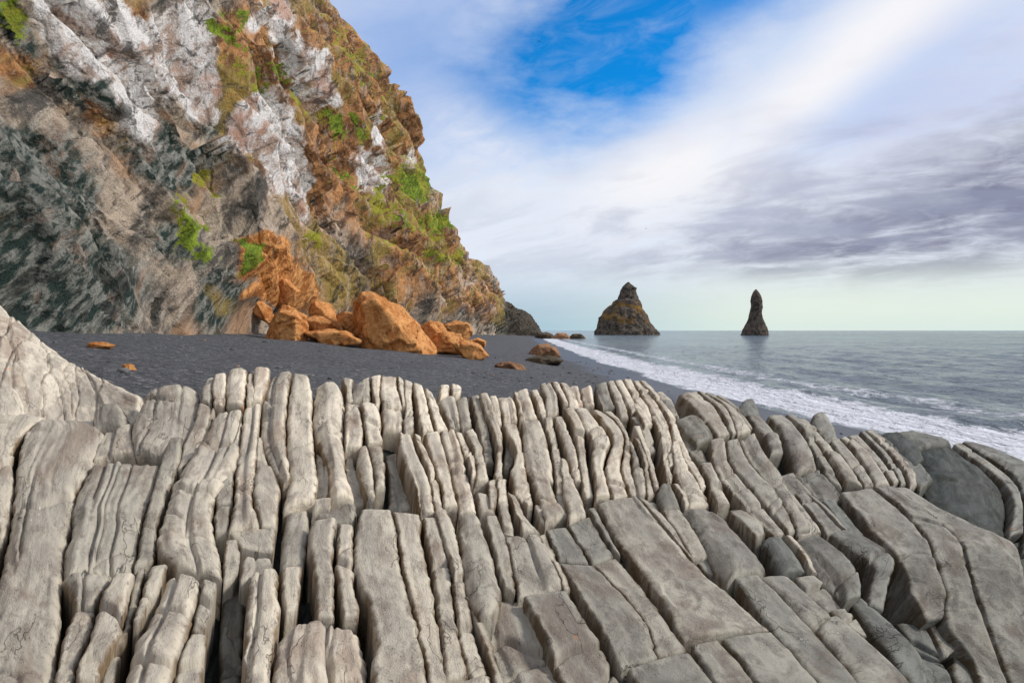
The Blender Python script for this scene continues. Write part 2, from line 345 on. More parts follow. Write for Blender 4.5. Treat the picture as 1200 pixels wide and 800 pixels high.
def mat_sea():
    m, t, p = newmat('sea_water'); P = wpos(t); d = t.attr('shore').outputs['Fac']
    W = t.mapp(P, rot=(0, 0, rad(8)), scale=(1.0, 0.42, 1)); WF = t.mapp(P, rot=(0, 0, rad(25)), scale=(0.35, 1.0, 1))
    n1 = t.noise(W, 0.35, 5, 0.6, 0.3); n2 = t.noise(W, 1.6, 5, 0.65, 0.4); n3 = t.noise(P, 7, 4, 0.6); n0 = t.noise(WF, 0.035, 5, 0.6)
    fine = t.noise(t.mapp(P, scale=(1, 0.5, 1)), 2.4, 8, 0.75, 0.8)
    col = t.mix(t.ss(d, 6, 160), (0.17, 0.21, 0.24), (0.055, 0.105, 0.16))
    col = t.mix(t.ss(n0, 0.50, 0.62, 0, 0.6), col, (0.25, 0.36, 0.32))
    # foam: main wash, ragged, then scattered lace and a far breaker line
    wv = t.mul(t.sub(t.noise(t.mapp(P, scale=(0.6, 1, 1)), 0.22, 4, 0.6), 0.5), 5.0)
    dd = t.add(d, wv)
    dens = t.mx(t.mul(t.ss(dd, -0.6, 0.4), t.ss(dd, 8.0, 4.0)), t.mul(t.mul(t.ss(dd, 8.0, 9.5), t.ss(dd, 13.0, 10.0)), 0.62))
    dens = t.mx(dens, t.mul(t.mul(t.ss(dd, 0.0, 3.0), t.ss(dd, 30.0, 10.0)), 0.28))
    lace = t.mx(t.sub(1.0, t.mul(t.vor(t.mapp(W, loc=(2, 1, 0)), 1.3, 'DISTANCE_TO_EDGE'), 3.2)), t.mul(n2, 1.05))
    foam = t.ss(t.add(dens, t.add(t.mul(t.sub(fine, 0.5), 1.1), t.mul(t.sub(lace, 0.6), 0.30))), 0.50, 0.78)
    foam = t.mul(foam, t.ss(dens, 0.02, 0.2))
    col = t.mix(foam, col, t.mix(n3, (0.62, 0.63, 0.70), (0.86, 0.86, 0.90)))
    t.l.new(col, p.inputs['Base Color']); t.put(p.inputs['Roughness'], t.add(t.mul(foam, 0.5), 0.09))
    p.inputs['IOR'].default_value = 1.33
    far = t.ss(d, 20, 400, 1.0, 2.2)
    b = t.bump(t.mul(n1, far), 2.4, 1.0); b = t.bump(n2, 0.85, 1.0, b); b = t.bump(t.add(n3, t.mul(foam, 0.8)), 0.05, 0.7, b)
    t.l.new(b, p.inputs['Normal'])
    return m
M_OUT, M_CLIFF, M_TUFF, M_STACK, M_SAND, M_SEA = mat_outcrop(), mat_cliff(), mat_boulder(), mat_stack(), mat_sand(), mat_sea()
M_DARKROCK = mat_boulder('shore_basalt', 1.0)
M_BROWN = mat_boulder('brown_tuff', cols=((0.24, 0.12, 0.065), (0.42, 0.23, 0.12), (0.09, 0.045, 0.028)))

# ------------------------------------------------------------------ beach and sea
def shoreX(Y):
    Y = np.asarray(Y, float)
    base = np.interp(Y, [-200, 0, 22, 28, 34, 47, 84, 120, 200, 300, 400, 480, 600], [19, 17, 15.6, 14.0, 13.0, 11.9, 11.0, 11.2, 12.0, 14, 18, 23, 30])
    return base + 0.25*np.sin(Y*0.21) + 0.15*np.sin(Y*0.5+1)
def sandZ(X, Y):
    """metres above the sea"""
    X = np.asarray(X, float); d = X - shoreX(Y)
    z = -d*0.112
    z = np.where(d < 0, z - 0.25*np.exp(-((d+3)/2.2)**2)*0, z)
    z = np.maximum(z, -2.5 + 0*z)
    z = np.minimum(z, 4.2)
    return z
def log_axis(lo, hi, d0, k):
    out = [0.0]
    while out[-1] < hi: out.append(out[-1]+d0+k*out[-1])
    neg = [0.0]
    while neg[-1] > lo: neg.append(neg[-1]-(d0*3+3*k*abs(neg[-1])))
    return np.array(sorted(set(neg+out)))
xs = log_axis(-30000, 30000, 0.22, 0.012); ys = log_axis(-30000, 30000, 0.22, 0.010)
Xg, Yg = np.meshgrid(xs, ys)
Zg = sandZ(Xg, Yg)
near = np.exp(-np.hypot(Xg, Yg)/220)
Pn = np.stack([Xg, Yg, 0*Xg], -1)
wetg = sst(Xg-shoreX(Yg), -6.5+1.5*fbm(Pn*0.12, 3, 5), -3.5)
Zg = Zg + near*(1-wetg)*(0.16*fbm(Pn*0.16, 3, 3) + 0.05*fbm(Pn*0.9, 3, 9)) + near*0.05*np.sin(Xg*1.1+2*fbm(Pn*0.1, 2, 8))*(1-wetg)
hid = (np.hypot(Xg, Yg) > 900)
Zg = np.where(hid, -2.5, Zg)
sand = mesh_obj('beach_ground', np.stack([Xg, Yg, Zg], -1).reshape(-1, 3), gridf(len(ys), len(xs), True), M_SAND, attrs={'wet': wetg})
tag(sand, 'black volcanic sand and gravel beach', kind='structure')

xs2 = np.concatenate([np.arange(8, 40, 0.22), 40+np.cumsum(0.22+0.011*np.cumsum(np.full(620, 0.9)))]); 
xs2 = xs2[xs2 < 3000]; xs2 = np.concatenate([xs2, [5000, 9000, 16000, 30000]])
ys2 = log_axis(-300, 30000, 0.30, 0.008)
Xs, Ys = np.meshgrid(xs2, ys2)
Ds = Xs - shoreX(Ys)
Pn = np.stack([Xs, Ys, 0*Xs], -1)
amp = np.exp(-np.hypot(Xs, Ys)/260)*sst(Ds, 0.5, 8)
Zs = amp*(0.10*np.sin(Ds*0.75 + 1.6*fbm(Pn*0.05, 3, 4)) + 0.22*ridged(Pn*np.array([0.30, 0.13, 1]), 4, 2))
Zs = Zs + 0.38*np.exp(-((Ds-6.5-1.5*fbm(Pn*0.06, 2, 6))/1.3)**2)*sst(Ys, 5, 20)*np.exp(-Ys/150)
Zs = Zs + 0.02*np.maximum(0, 1-Ds/2)
sea = mesh_obj('sea', np.stack([Xs, Ys, Zs], -1).reshape(-1, 3), gridf(len(ys2), len(xs2), True), M_SEA, attrs={'shore': Ds})
tag(sea, 'grey-green sea with white surf along the shore', kind='structure')

# ------------------------------------------------------------------ cliff
ST = np.array([  # Y, foot X, top X, top height above the eye
 (-80, -34, -84, 112), (0, -25, -72, 112), (35, -22, -66, 111), (60, -22, -66, 111), (100, -21, -66, 109), (150, -17, -66, 108),
 (190, -14, -64, 106), (210, -12, -58, 101), (240, -9, -53, 90.5), (262, -7, -53, 81), (280, -6, -50, 72), (310, -3, -43, 58.5), (340, 1, -37, 44),
 (370, 6, -28, 34), (400, 11, -14, 21), (425, 15, -5, 16.5), (445, 17, 3, 14), (465, 18, 9, 12.5), (480, 18, 13, 7), (488, 16, 12, 2)], float)
sy = [-80.0]
while sy[-1] < 488: sy.append(sy[-1] + 0.05 + 0.0048*max(30, abs(sy[-1])) * (1 if sy[-1] > 15 else 3))
sy = np.array(sy); sy[-1] = 488
zj = [0.0]
while zj[-1] < 112: zj.append(zj[-1] + 0.11+0.0075*zj[-1])
tj = np.array(zj)/zj[-1]
def smooth_interp(x, xp, fp, wdt):
    return sum(np.interp(x+o*wdt, xp, fp) for o in (-1, -.5, 0, .5, 1))/5
Xf = smooth_interp(sy, ST[:, 0], ST[:, 1], 8); Xt = smooth_interp(sy, ST[:, 0], ST[:, 2], 5); Zt = smooth_interp(sy, ST[:, 0], ST[:, 3], 5)
Zf = sandZ(Xf, sy) - CAMZ - 1.0
T, Yc_ = np.meshgrid(tj, sy)
prof = T**0.93
Xc = Xf[:, None] + (Xt-Xf)[:, None]*(0.86*T + 0.14*(1-(1-T)**2.0))
Zc = Zf[:, None] + (Zt-Zf)[:, None]*T
base = np.stack([Xc, Yc_, Zc], -1)
def ell(px, py, cx, cy, rx, ry, ang, soft=0.6):
    a = math.radians(ang); dx_, dy_ = px-cx, py-cy
    p_ = (dx_*math.cos(a)+dy_*math.sin(a))/rx; q_ = (-dx_*math.sin(a)+dy_*math.cos(a))/ry
    r = np.sqrt(p_*p_+q_*q_); return np.clip((1+soft-r)/(2*soft), 0, 1)
def facets(s1, s2, size, seed, tilt):
    """angular planar faces: every cell of a jittered grid is its own tilted plane"""
    x, y = s1/size, s2/size; ix, iy = np.floor(x), np.floor(y); best = np.full(x.shape, 1e9); out = np.zeros(x.shape)
    for a in (-1, 0, 1):
        for b in (-1, 0, 1):
            cx, cy_, z = ix+a, iy+b, 0*ix
            qx = cx+_h(cx, cy_, z, seed); qy = cy_+_h(cx, cy_, z, seed+1); dx_, dy_ = x-qx, y-qy; r = dx_*dx_+dy_*dy_
            v = (_h(cx, cy_, z, seed+2)-.5)*0.9 + tilt*((_h(cx, cy_, z, seed+3)-.5)*dx_*2+(_h(cx, cy_, z, seed+4)-.75)*dy_*2)
            m_ = r < best; best = np.where(m_, r, best); out = np.where(m_, v, out)
    return out*size
def disp_cliff(B):
    Bs = B.copy(); a = rad(42)
    yy, zz = B[..., 1], B[..., 2]
    s1 = yy*math.cos(a) - zz*math.sin(a); s2 = yy*math.sin(a)+zz*math.cos(a)     # s1 runs down and away
    S = np.stack([B[..., 0]*0.6, s1*0.35, s2], -1)
    dist = np.linalg.norm(B, axis=-1)
    far = sst(dist, 40, 140)
    d = (0.35+far)*4.5*(ridged(np.stack([B[..., 0]*0.3, yy, zz*0.35], -1)*0.030, 3, 40)) + far*2.2*ridged(S*0.09, 3, 41)
    wp_ = 0.4*np.stack([fbm(B*0.06, 3, 48), fbm(B*0.06+9, 3, 49), fbm(B*0.06+21, 3, 50)], -1); S = S+wp_
    d = d + (1.6+0.8*far)*ridged(S*0.10, 3, 42, 0.5) + 0.42*ridged(S*0.42, 4, 43, 0.6)*np.clip(90/dist, 0.35, 1)+0.15*ridged(S*2.2, 3, 44)*np.clip(60/dist, 0, 1)
    g1 = s1+2.5*fbm(B*0.12, 3, 51); g2 = s2+2.5*fbm(B*0.12+40, 3, 52)
    d = d + facets(g1*0.6, g2, 11.0, 201, .6)*0.46*(0.6+0.6*far) + facets(g1*0.6, g2, 3.6, 211, .5)*0.34 + facets(g1*.6, g2, 1.3, 221, .5)*0.14*np.clip(70/dist, 0, 1)
    # stepped ledges
    q = s2*0.15 + 1.3*fbm(S*0.05, 3, 46); fr = q-np.floor(q); q2 = s2*0.050 + 1.2*fbm(B*0.02, 3, 47); f2 = q2-np.floor(q2)
    d = d + (1.3+1.2*far)*(fr-sst(fr, 0.72, 1)) + (3.0+3.5*far)*(f2-sst(f2, 0.7, 1)) - 3.2*far
    return d
dsp = disp_cliff(base)
edge_w = (0.25+0.75*sst(T, 0.0, 0.05))*(1-0.62*sst(T, 0.80, 1.0))
endw = 1-0.6*sst(Yc_, 380, 470)
slopeN = np.stack([np.ones_like(T)*0.88, -0.05*np.ones_like(T), np.ones_like(T)*0.45], -1)
cl = base + slopeN*(dsp*edge_w*endw)[..., None]
# plateau behind the edge and the hidden back
back = []
for k, (dx_, dzz) in enumerate([(-4, 0.3), (-12, 0.2), (-30, -4), (-70, -14), (-150, -60), (-170, -120)]):
    r = cl[:, -1].copy(); r[:, 0] += dx_; r[:, 2] = np.maximum(r[:, 2]+dzz*np.clip(Zt/60, 0.2, 1), -CAMZ-3); back.append(r)
full = np.concatenate([cl, np.stack(back, 1)], 1); full[..., 2] += CAMZ
# rounded seaward end
def proj(B):
    Yp = np.maximum(B[..., 1], 1.0); return 600+800*B[..., 0]/Yp, 387-800*(B[..., 2]-CAMZ)/Yp
px, py = proj(full); vis = full[..., 1] > 12
sw = np.clip(60/np.maximum(full[..., 1], 20), 0.15, 1.2)
px = px + 26*fbm(full*0.16*sw[..., None], 4, 71, 0.6); py = py + 26*fbm(full*0.16*sw[..., None]+33, 4, 72, 0.6)
Pw = full*1.0
def mask(lst, g=1.0):
    m_ = np.zeros_like(px)
    for e in lst:
        s = e[5] if len(e) > 5 else 1.0
        m_ = np.maximum(m_, s*ell(px, py, e[0], e[1], e[2], e[3], e[4]))
    return np.where(vis, m_, 0.0)
white = mask([(325, 170, 26, 62, -8), (336, 215, 14, 50, -3), (300, 140, 22, 30, 0), (110, 40, 38, 75, -42), (215, 55, 40, 60, 0), (150, 65, 35, 60, -30, .9), (245, 105, 20, 35, 0),
              (352, 70, 26, 36, -20), (385, 95, 14, 30, -10), (448, 150, 9, 28, -8, .9), (440, 205, 22, 34, -30, .8), (335, 20, 20, 30, 0, .7), (160, 130, 30, 45, -35, .7), (480, 190, 8, 16, 0, .6), (300, 20, 12, 22, 0, .6)])
green = mask([(345, 105, 62, 13, 40), (262, 36, 40, 10, 42), (385, 140, 34, 10, 45), (425, 155, 30, 9, 45), (228, 275, 50, 18, 46, .85), (280, 295, 9, 26, 0), (490, 215, 22, 34, -38), (520, 265, 22, 22, 40),
              (450, 235, 32, 22, 40, .7), (515, 302, 24, 12, 30), (545, 308, 9, 12, 0, .9), (250, 210, 22, 14, 40, .8), (360, 287, 18, 9, 20, .8), (340, 300, 30, 30, 0, .45), (420, 75, 16, 60, -35, .62), (470, 250, 45, 40, 40, .6), (290, 85, 45, 14, 40, .7),
              (400, 200, 26, 10, 45, .7), (275, 15, 26, 12, 30, .7), (505, 190, 10, 24, -30, .8), (20, 18, 22, 24, 0, .75), (210, 240, 30, 20, 45, .5)])
rust = mask([(400, 150, 120, 150, -20, .9), (300, 60, 60, 90, -10, .8), (450, 100, 40, 110, -35, .9), (500, 300, 70, 80, 30, .75), (370, 330, 90, 50, 20, .5), (20, 70, 40, 26, 30, .9), (565, 350, 40, 40, 0, .62), (110, 140, 60, 18, 45, .7), (260, 350, 40, 20, 30, .4), (170, 30, 18, 50, -35, .6)])
dark = mask([(30, 235, 95, 95, 0), (60, 330, 130, 75, 0), (215, 290, 60, 40, 40, .62), (160, 350, 90, 50, 0, .5), (190, 180, 60, 34, 45, .9), (110, 95, 24, 60, -40, .9), (270, 150, 30, 80, -10, .75), (255, 345, 40, 60, 20, .6), (20, 30, 30, 50, -40, .7), (185, 60, 22, 22, 0, .8), (610, 375, 28, 26, 0, 1.0), (330, 350, 50, 20, 0, .6), (395, 25, 26, 40, -35, .6), (430, 300, 90, 40, 30, .5)])
orange = mask([(300, 308, 24, 42, -38), (330, 342, 40, 24, 25), (320, 325, 20, 30, -50), (290, 348, 14, 12, 0, .8), (455, 200, 20, 26, -20, .5)])
# loose slump of orange debris stands out from the face
full[..., :] += (slopeN[:, :1].repeat(full.shape[1], 1))*(np.clip(orange, 0, 1)*0.9)[..., None]
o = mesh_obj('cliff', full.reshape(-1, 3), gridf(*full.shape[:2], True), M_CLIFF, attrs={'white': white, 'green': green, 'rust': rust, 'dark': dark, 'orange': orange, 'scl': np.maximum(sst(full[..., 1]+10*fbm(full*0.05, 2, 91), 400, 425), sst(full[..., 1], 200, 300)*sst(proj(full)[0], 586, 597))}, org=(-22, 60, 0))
tag(o, 'towering rust, grey and white sea cliff with green grassy ledges above the beach', 'cliff')

# ------------------------------------------------------------------ boulders
def hull_rock(name, outline, Y, thick, seed, mat, noise=1.0, sub=3, sink=0.35):
    """outline = photo silhouette at distance Y; becomes a full angular stone as deep as `thick` times its width"""
    rr = random.Random(seed)
    O = np.array([(ray(x, y)*Y) for x, y in outline]); c0 = O.mean(0)
    W_ = O[:, 0].max()-O[:, 0].min(); H_ = O[:, 2].max()-O[:, 2].min(); dep = W_*thick*0.5
    pts = []
    zmin = O[:, 2].min()
    for qi, q in enumerate(O):
        pts.append(q)
        if qi % 2 == seed % 2 and len(O) > 5: continue
        for s, k in ((-1, rr.uniform(.5, .95)), (1, rr.uniform(.6, .9))):
            r = c0+(q-c0)*k; r = r+np.array([0, s*dep*rr.uniform(.6, 1.0), 0]); 
            if q[2] < c0[2]-0.15*H_: r[2] = zmin - sink*H_*rr.uniform(.2, .6)
            pts.append(r)
        if q[2] < c0[2]-0.15*H_: pts.append(np.array([q[0], q[1], zmin-sink*H_]))
    bm = bmesh.new(); off = np.array([0, 0, CAMZ])
    for q in pts: bm.verts.new(q+off)
    bmesh.ops.convex_hull(bm, input=bm.verts)
    loose = [v_ for v_ in bm.verts if not v_.link_faces]; bmesh.ops.delete(bm, geom=loose, context='VERTS')
    size = max(W_, H_)
    bmesh.ops.bevel(bm, geom=list(bm.edges), offset=size*0.008, segments=1, affect='EDGES', profile=0.6, clamp_overlap=True)
    bmesh.ops.triangulate(bm, faces=bm.faces)
    for _ in range(7):
        es = [e for e in bm.edges if e.calc_length() > size*(0.14/sub)]
        if not es: break
        bmesh.ops.subdivide_edges(bm, edges=es, cuts=1); bmesh.ops.triangulate(bm, faces=[f for f in bm.faces if len(f.verts) > 3])
    bm.normal_update()
    V = np.array([v_.co for v_ in bm.verts]); N_ = np.array([v_.normal for v_ in bm.verts])
    d = size*noise*(0.020*fbm(V*2.2/size+seed, 3, seed) + 0.012*ridged(V*4/size+seed, 3, seed+3) + 0.05*(lambda q: sst(q-np.floor(q), 0, .25)-(q-np.floor(q)))(2.6*fbm(V*1.8/size+seed, 3, seed+8)+V[:, 2]*3/size) + 0.012*fbm(V*22/size, 3, seed+5))
    V = V+N_*(d[:, None]) - N_*size*0.012
    F = np.array([[v_.index for v_ in f.verts] for f in bm.faces]); bm.free()
    org = (c0[0], c0[1], zmin+CAMZ)
    return mesh_obj(name, V, F, mat, org=org)
pxs, pys = proj(full)
def cy(px_, py_):
    m_ = (np.hypot(pxs-px_, pys-py_) < 9) & (full[..., 1] > 20); return float(full[..., 1][m_].min())
def gy(px_, py_):
    """distance at which the sight line meets the beach"""
    Y = np.linspace(8, 420, 4000); z = (387-py_)/800*Y; zz = sandZ((px_-600)/800*Y, Y)-CAMZ
    i = np.where(z <= zz)[0]; return float(Y[i[0]]) if len(i) else 60.0
ROCKS = [
 ('boulder', [(414,352),(420,345),(432,343),(446,349),(470,361),(486,376),(497,392),(510,409),(470,408),(430,403),(415,393)], 58, .9, 'largest orange boulder, pale slanting slab face, at the foot of the cliff'),
 ('boulder', [(309,399),(318,378),(331,358),(345,360),(357,370),(360,380),(359,399)], 54, .9, 'pointed orange-brown boulder at the left end of the rockfall on black sand'),
 ('boulder', [(357,358),(372,352),(388,356),(394,368),(376,370),(360,367)], 61, 1., 'flat-topped orange block highest in the rubble left of the largest boulder'),
 ('boulder', [(355,374),(370,370),(396,378),(402,388),(380,388),(358,384)], 58, 1., 'low tilted orange slab in the middle of the rubble left of the largest boulder'),
 ('boulder', [(394,369),(406,365),(418,370),(420,388),(404,388),(396,380)], 60, .9, 'small upright orange rock touching the left side of the largest boulder'),
 ('boulder', [(360,389),(384,386),(408,389),(424,401),(392,401),(366,398)], 55, 1., 'long low orange slab lying at the sand edge left of the largest boulder'),
 ('boulder', [(288,346),(300,346),(318,362),(322,374),(306,374),(294,364)], 56, .8, 'rust-red wedge of rock on the slope above left of the pointed boulder'),
 ('boulder', [(318,328),(336,326),(352,342),(344,352),(326,346)], 62, .8, 'rugged orange rock halfway down the debris slope'),
 ('boulder', [(494,381),(504,376),(518,378),(524,388),(508,394),(497,392)], 62, 1., 'rounded orange rock just right of the largest boulder'),
 ('boulder', [(520,380),(534,376),(550,379),(554,390),(544,398),(522,396)], 72, 1., 'brown orange block at the back right of the rockfall'),
 ('boulder', [(504,394),(520,388),(540,392),(546,404),(524,408),(508,404)], 60, 1., 'orange stone lying against the right foot of the largest boulder'),
 ('boulder', [(530,402),(546,398),(562,404),(573,418),(552,416),(534,411)], 56, 1., 'low orange slab at the far right tip of the rockfall on the sand'),
 ('boulder', [(550,399),(560,396),(570,400),(568,404),(554,404)], 68, 1.2, 'small flat pale orange stone behind the right tip of the rockfall'),
 ('boulder', [(620,417),(622,410),(630,404),(642,403),(652,408),(657,418)], None, 1.1, 'lone rounded orange boulder standing on the open beach near the surf'),
 ('rock', [(616,422),(628,418),(650,418),(662,422),(655,427),(624,427)], None, 1.2, 'low dark brown rock lying on the sand in front of the lone boulder'),
 ('rock', [(580,429),(586,425),(598,424),(612,428),(616,433),(592,433)], None, 1.2, 'flat reddish rock barely showing above the sand in front of the rockfall'),
 ('stone', [(104,406),(108,401),(124,401),(133,405),(130,408),(108,409)], None, 1.0, 'flat orange stone on the black sand close to the foot of the cliff'),
 ('stone', [(141,434),(145,427),(152,426),(160,433),(156,439),(146,439)], None, 1.0, 'small bright orange stone on the black sand above the pale smooth rock'),
]
for k, (nm, ol, Y, th, lab) in enumerate(ROCKS):
    if Y is None: 
        yb = max(q[1] for q in ol); Y = gy(sum(q[0] for q in ol)/len(ol), yb-1.5)
    if k in (2, 6, 7): Y = cy(sum(q[0] for q in ol)/len(ol), sum(q[1] for q in ol)/len(ol))+1.2
    o = hull_rock(nm, ol, Y, th, 100+k*7, M_BROWN if ('reddish' in lab or 'lone rounded' in lab) else (M_TUFF if nm != 'rock' else M_DARKROCK), noise=1.0, sub=3.5 if k < 2 else 2.2)
    tag(o, lab, 'boulder' if nm == 'boulder' else nm, 'rocks fallen from the cliff' if k < 13 else None)
SK = [([(626,396),(630,391),(640,390),(648,393),(650,397)], 'dark low skerry nearest the headland at the waterline'),
      ([(646,397),(654,391),(664,391),(669,397)], 'brown hump-backed skerry in the middle of the low row off the headland'),
      ([(666,397),(671,392),(680,392),(686,397)], 'outermost small skerry of the low row off the headland')]
for k, (ol, lab) in enumerate(SK):
    tag(hull_rock('skerry', ol, 330, 1.2, 300+k, M_BROWN if k == 1 else M_DARKROCK, 1.6, 2), lab, 'sea rock', 'low skerries off the headland')

# loose pebbles on the sand
def pebbles():
    bm = bmesh.new(); bmesh.ops.create_icosphere(bm, subdivisions=2, radius=1.0)
    bv = np.array([v_.co for v_ in bm.verts]); bf = np.array([[v_.index for v_ in f.verts] for f in bm.faces]); bm.free()
    r = np.random.default_rng(11); V, F, tn, off = [], [], [], 0
    while len(V) < 2600:
        Y = 9+70*r.random()**1.6; x0 = -0.72*Y; x1 = float(shoreX(Y))-2.5; X = r.uniform(max(x0, -22), x1)
        if Y < 11 and X < 8: continue
        if vnoise(np.array([X*0.35, Y*0.35, 0.0]), 5) < r.uniform(-.6, .5): continue
        sz = 0.028*(1+r.exponential(0.9)); sz = min(sz, 0.22)
        P = bv*(1+0.25*vnoise(bv*1.3+r.random(3)*50, 3))[:, None]*np.array([sz*r.uniform(.8, 1.5), sz*r.uniform(.8, 1.3), sz*r.uniform(.35, .7)])
        a = r.uniform(0, 6.3); c_, s_ = math.cos(a), math.sin(a); P = np.stack([P[:, 0]*c_-P[:, 1]*s_, P[:, 0]*s_+P[:, 1]*c_, P[:, 2]], -1)
        i = min(np.searchsorted(xs, X), len(xs)-1); j = min(np.searchsorted(ys, Y), len(ys)-1)
        V.append(P+np.array([X, Y, Zg[j, i]+sz*0.15])); F.append(bf+off); off += len(bv); tn.append(np.full(len(bv), r.random()))
    m, t, p = newmat('pebble_stone'); tt = t.attr('tone').outputs['Fac']
    col = t.mix(tt, (0.025, 0.026, 0.030), (0.17, 0.165, 0.16)); col = t.mix(t.ss(tt, 0.95, 0.97), col, (0.36, 0.20, 0.11))
    col = t.mix(t.ss(t.noise(wpos(t), 30, 4), 0.4, 0.65, 0, 0.5), col, (0.06, 0.058, 0.058)); t.l.new(col, p.inputs['Base Color']); p.inputs['Roughness'].default_value = 0.75
    tag(mesh_obj('pebbles', np.vstack(V), np.vstack(F), m, attrs={'tone': np.concatenate(tn)}), 'scattered dark pebbles lying on the black sand', kind='stuff')
pebbles()
# ------------------------------------------------------------------ sea stacks
def stack(levels, Y, seed, label, rustamt):
    lv = np.array(levels, float); ysn = np.linspace(lv[0, 0], lv[-1, 0], 110)
    xl = np.interp(ysn, lv[:, 0], lv[:, 1]); xr = np.interp(ysn, lv[:, 0], lv[:, 2])
    th = np.linspace(0, 2*np.pi, 161)[:-1]; V = []
    for y, a, b in zip(ysn, xl, xr):
        cxx = ((a+b)/2-600)/800*Y; rx_ = (b-a)/2/800*Y; z = (387-y)/800*Y + CAMZ
        V.append(np.stack([cxx+rx_*np.cos(th), Y+12*0+rx_*0.75*np.sin(th), z+0*th], -1))
    V = np.array(V)
    c0 = V.mean(1, keepdims=True); dr = V-c0; ln = np.linalg.norm(dr, axis=-1, keepdims=True)+1e-6
    S = V*np.array([1, 1, 0.6])
    d = 2.6*ridged(S*0.06, 4, seed, .55)+1.0*ridged(S*0.28, 3, seed+2)
    d = d*np.clip(ln[..., 0]/14, 0.16, 1)
    d = d-1.1*np.clip(ln[..., 0]/14, 0.16, 1)
    V = V+dr/ln*d[..., None]; V[..., 2] += 0.9*fbm(S*0.15, 3, seed+9)*np.clip(ln[..., 0]/4, 0, 1)
    n, m_ = V.shape[:2]
    i = np.arange(n-1)[:, None]*m_+np.arange(m_)[None]; j = np.arange(n-1)[:, None]*m_+((np.arange(m_)+1) % m_)[None]
    F = np.stack([i.ravel(), j.ravel(), (j+m_).ravel(), (i+m_).ravel()], 1)[:, ::-1]
    Vf = V.reshape(-1, 3); top = V[0].mean(0); Vf = np.vstack([Vf, top])
    cap = [(len(Vf)-1, k, (k+1) % m_, (k+1) % m_) for k in range(m_)]
    q = np.vstack([F, np.array(cap)[:, [0, 1, 2, 2]]])
    me_rust = np.append((rustamt*sst(V[..., 2], 6, 14)*(1-sst(V[..., 2], 24, 34))).ravel(), 0)
    o = mesh_obj('sea_stack', Vf, F, M_STACK, attrs={'rust': me_rust}, org=(c0[-1, 0, 0], Y, 0))
    return tag(o, label, 'sea stack', 'sea stacks')
stack([(330.5,735.5,737.5),(332,733.5,738.5),(335,730,742.5),(337,729,745.5),(340,727,744.5),(345,726,745.5),(350,724,747),(353,718,749),(357,717,751.5),(362,710,753),(368,707,758),(372,703,759),(380,701.5,762.5),(387,698.5,768),(393,697,772)], 600, 21, 'broad pyramid-shaped sea stack with a leaning pinnacle, standing nearer the headland', 1.0)
stack([(339,885.2,886.6),(342,882.5,889),(347,880.2,891.5),(353,879.2,893),(360,879.8,893.4),(367,878.4,892.4),(374,876.6,893.4),(382,873.5,896.6),(388,871,899.5),(393,869.5,901.5)], 560, 33, 'slender needle-shaped sea stack standing alone out in the sea', 0.15)

# ------------------------------------------------------------------ foreground outcrop
KX = [-200, -60, 300, 600, 900, 1050, 1260, 1500]
CRX = [-200, -60, 60, 120, 170, 235, 300, 360, 450, 600, 640, 740, 800, 900, 950, 1040, 1130, 1200, 1300, 1500]
CRY = [480, 476, 484, 490, 452, 440, 430, 436, 437, 457, 446, 444, 456, 475, 484, 503, 515, 543, 580, 640]
gx = np.arange(-200, 1501, 4.0); gyv = np.arange(320, 1101, 4.0)
def kk(v): return np.interp(gx, KX, v)
Ycr = kk([5.2, 5.4, 6.4, 7.2, 8.2, 8.8, 9.4, 9.8]); Y6 = kk([3.7, 3.8, 4.3, 4.75, 5.2, 5.6, 6.4, 6.6]); Yb = kk([2.2, 2.25, 2.35, 2.5, 2.75, 3.3, 4.5, 4.6])
ycr = np.interp(gx, CRX, CRY)
tab = np.zeros((len(gyv), len(gx)))
for i in range(len(gx)):
    i0, i1, i2 = 1/Ycr[i], 1/Y6[i], 1/Yb[i]; y0 = ycr[i]; ym = max(600, y0+70)
    s0 = (i1-i0)/(ym-y0); s1 = (i2-i1)/(800-ym)
    yv = gyv
    tab[:, i] = np.where(yv < ym, i0+(yv-y0)*s0, i1+(yv-ym)*s1)
tab = np.maximum(tab, 0.07)
def blur(a, n, ax):
    pad = [(0, 0), (0, 0)]; pad[ax] = (n, n); b = np.pad(a, pad, mode='reflect', reflect_type='odd'); k = 2*n+1
    cs = np.cumsum(b, ax); cs = np.concatenate([np.zeros_like(np.take(cs, [0], ax)), cs], ax)
    return (np.take(cs, range(k, cs.shape[ax]), ax)-np.take(cs, range(0, cs.shape[ax]-k), ax))/k
for _ in range(2): tab = blur(blur(tab, 6, 0), 10, 1)
def baseY(px, py):
    fx = np.clip((np.asarray(px, float)+200)/4, 0, len(gx)-1.001); fy = np.clip((np.asarray(py, float)-320)/4, 0, len(gyv)-1.001)
    i = fx.astype(int); j = fy.astype(int); a = fx-i; b = fy-j
    v = tab[j, i]*(1-a)*(1-b)+tab[j, i+1]*a*(1-b)+tab[j+1, i]*(1-a)*b+tab[j+1, i+1]*a*b
    return 1/v
def basePN(px, py):
    P = ray(px, py)*baseY(px, py)[..., None]
    e = 14.0
    A = ray(px+e, py)*baseY(px+e, py)[..., None]-ray(px-e, py)*baseY(px-e, py)[..., None]
    B = ray(px, py-e)*baseY(px, py-e)[..., None]-ray(px, py+e)*baseY(px, py+e)[..., None]
    N = np.cross(A, B); N /= np.linalg.norm(N, axis=-1, keepdims=True)
    return P, N
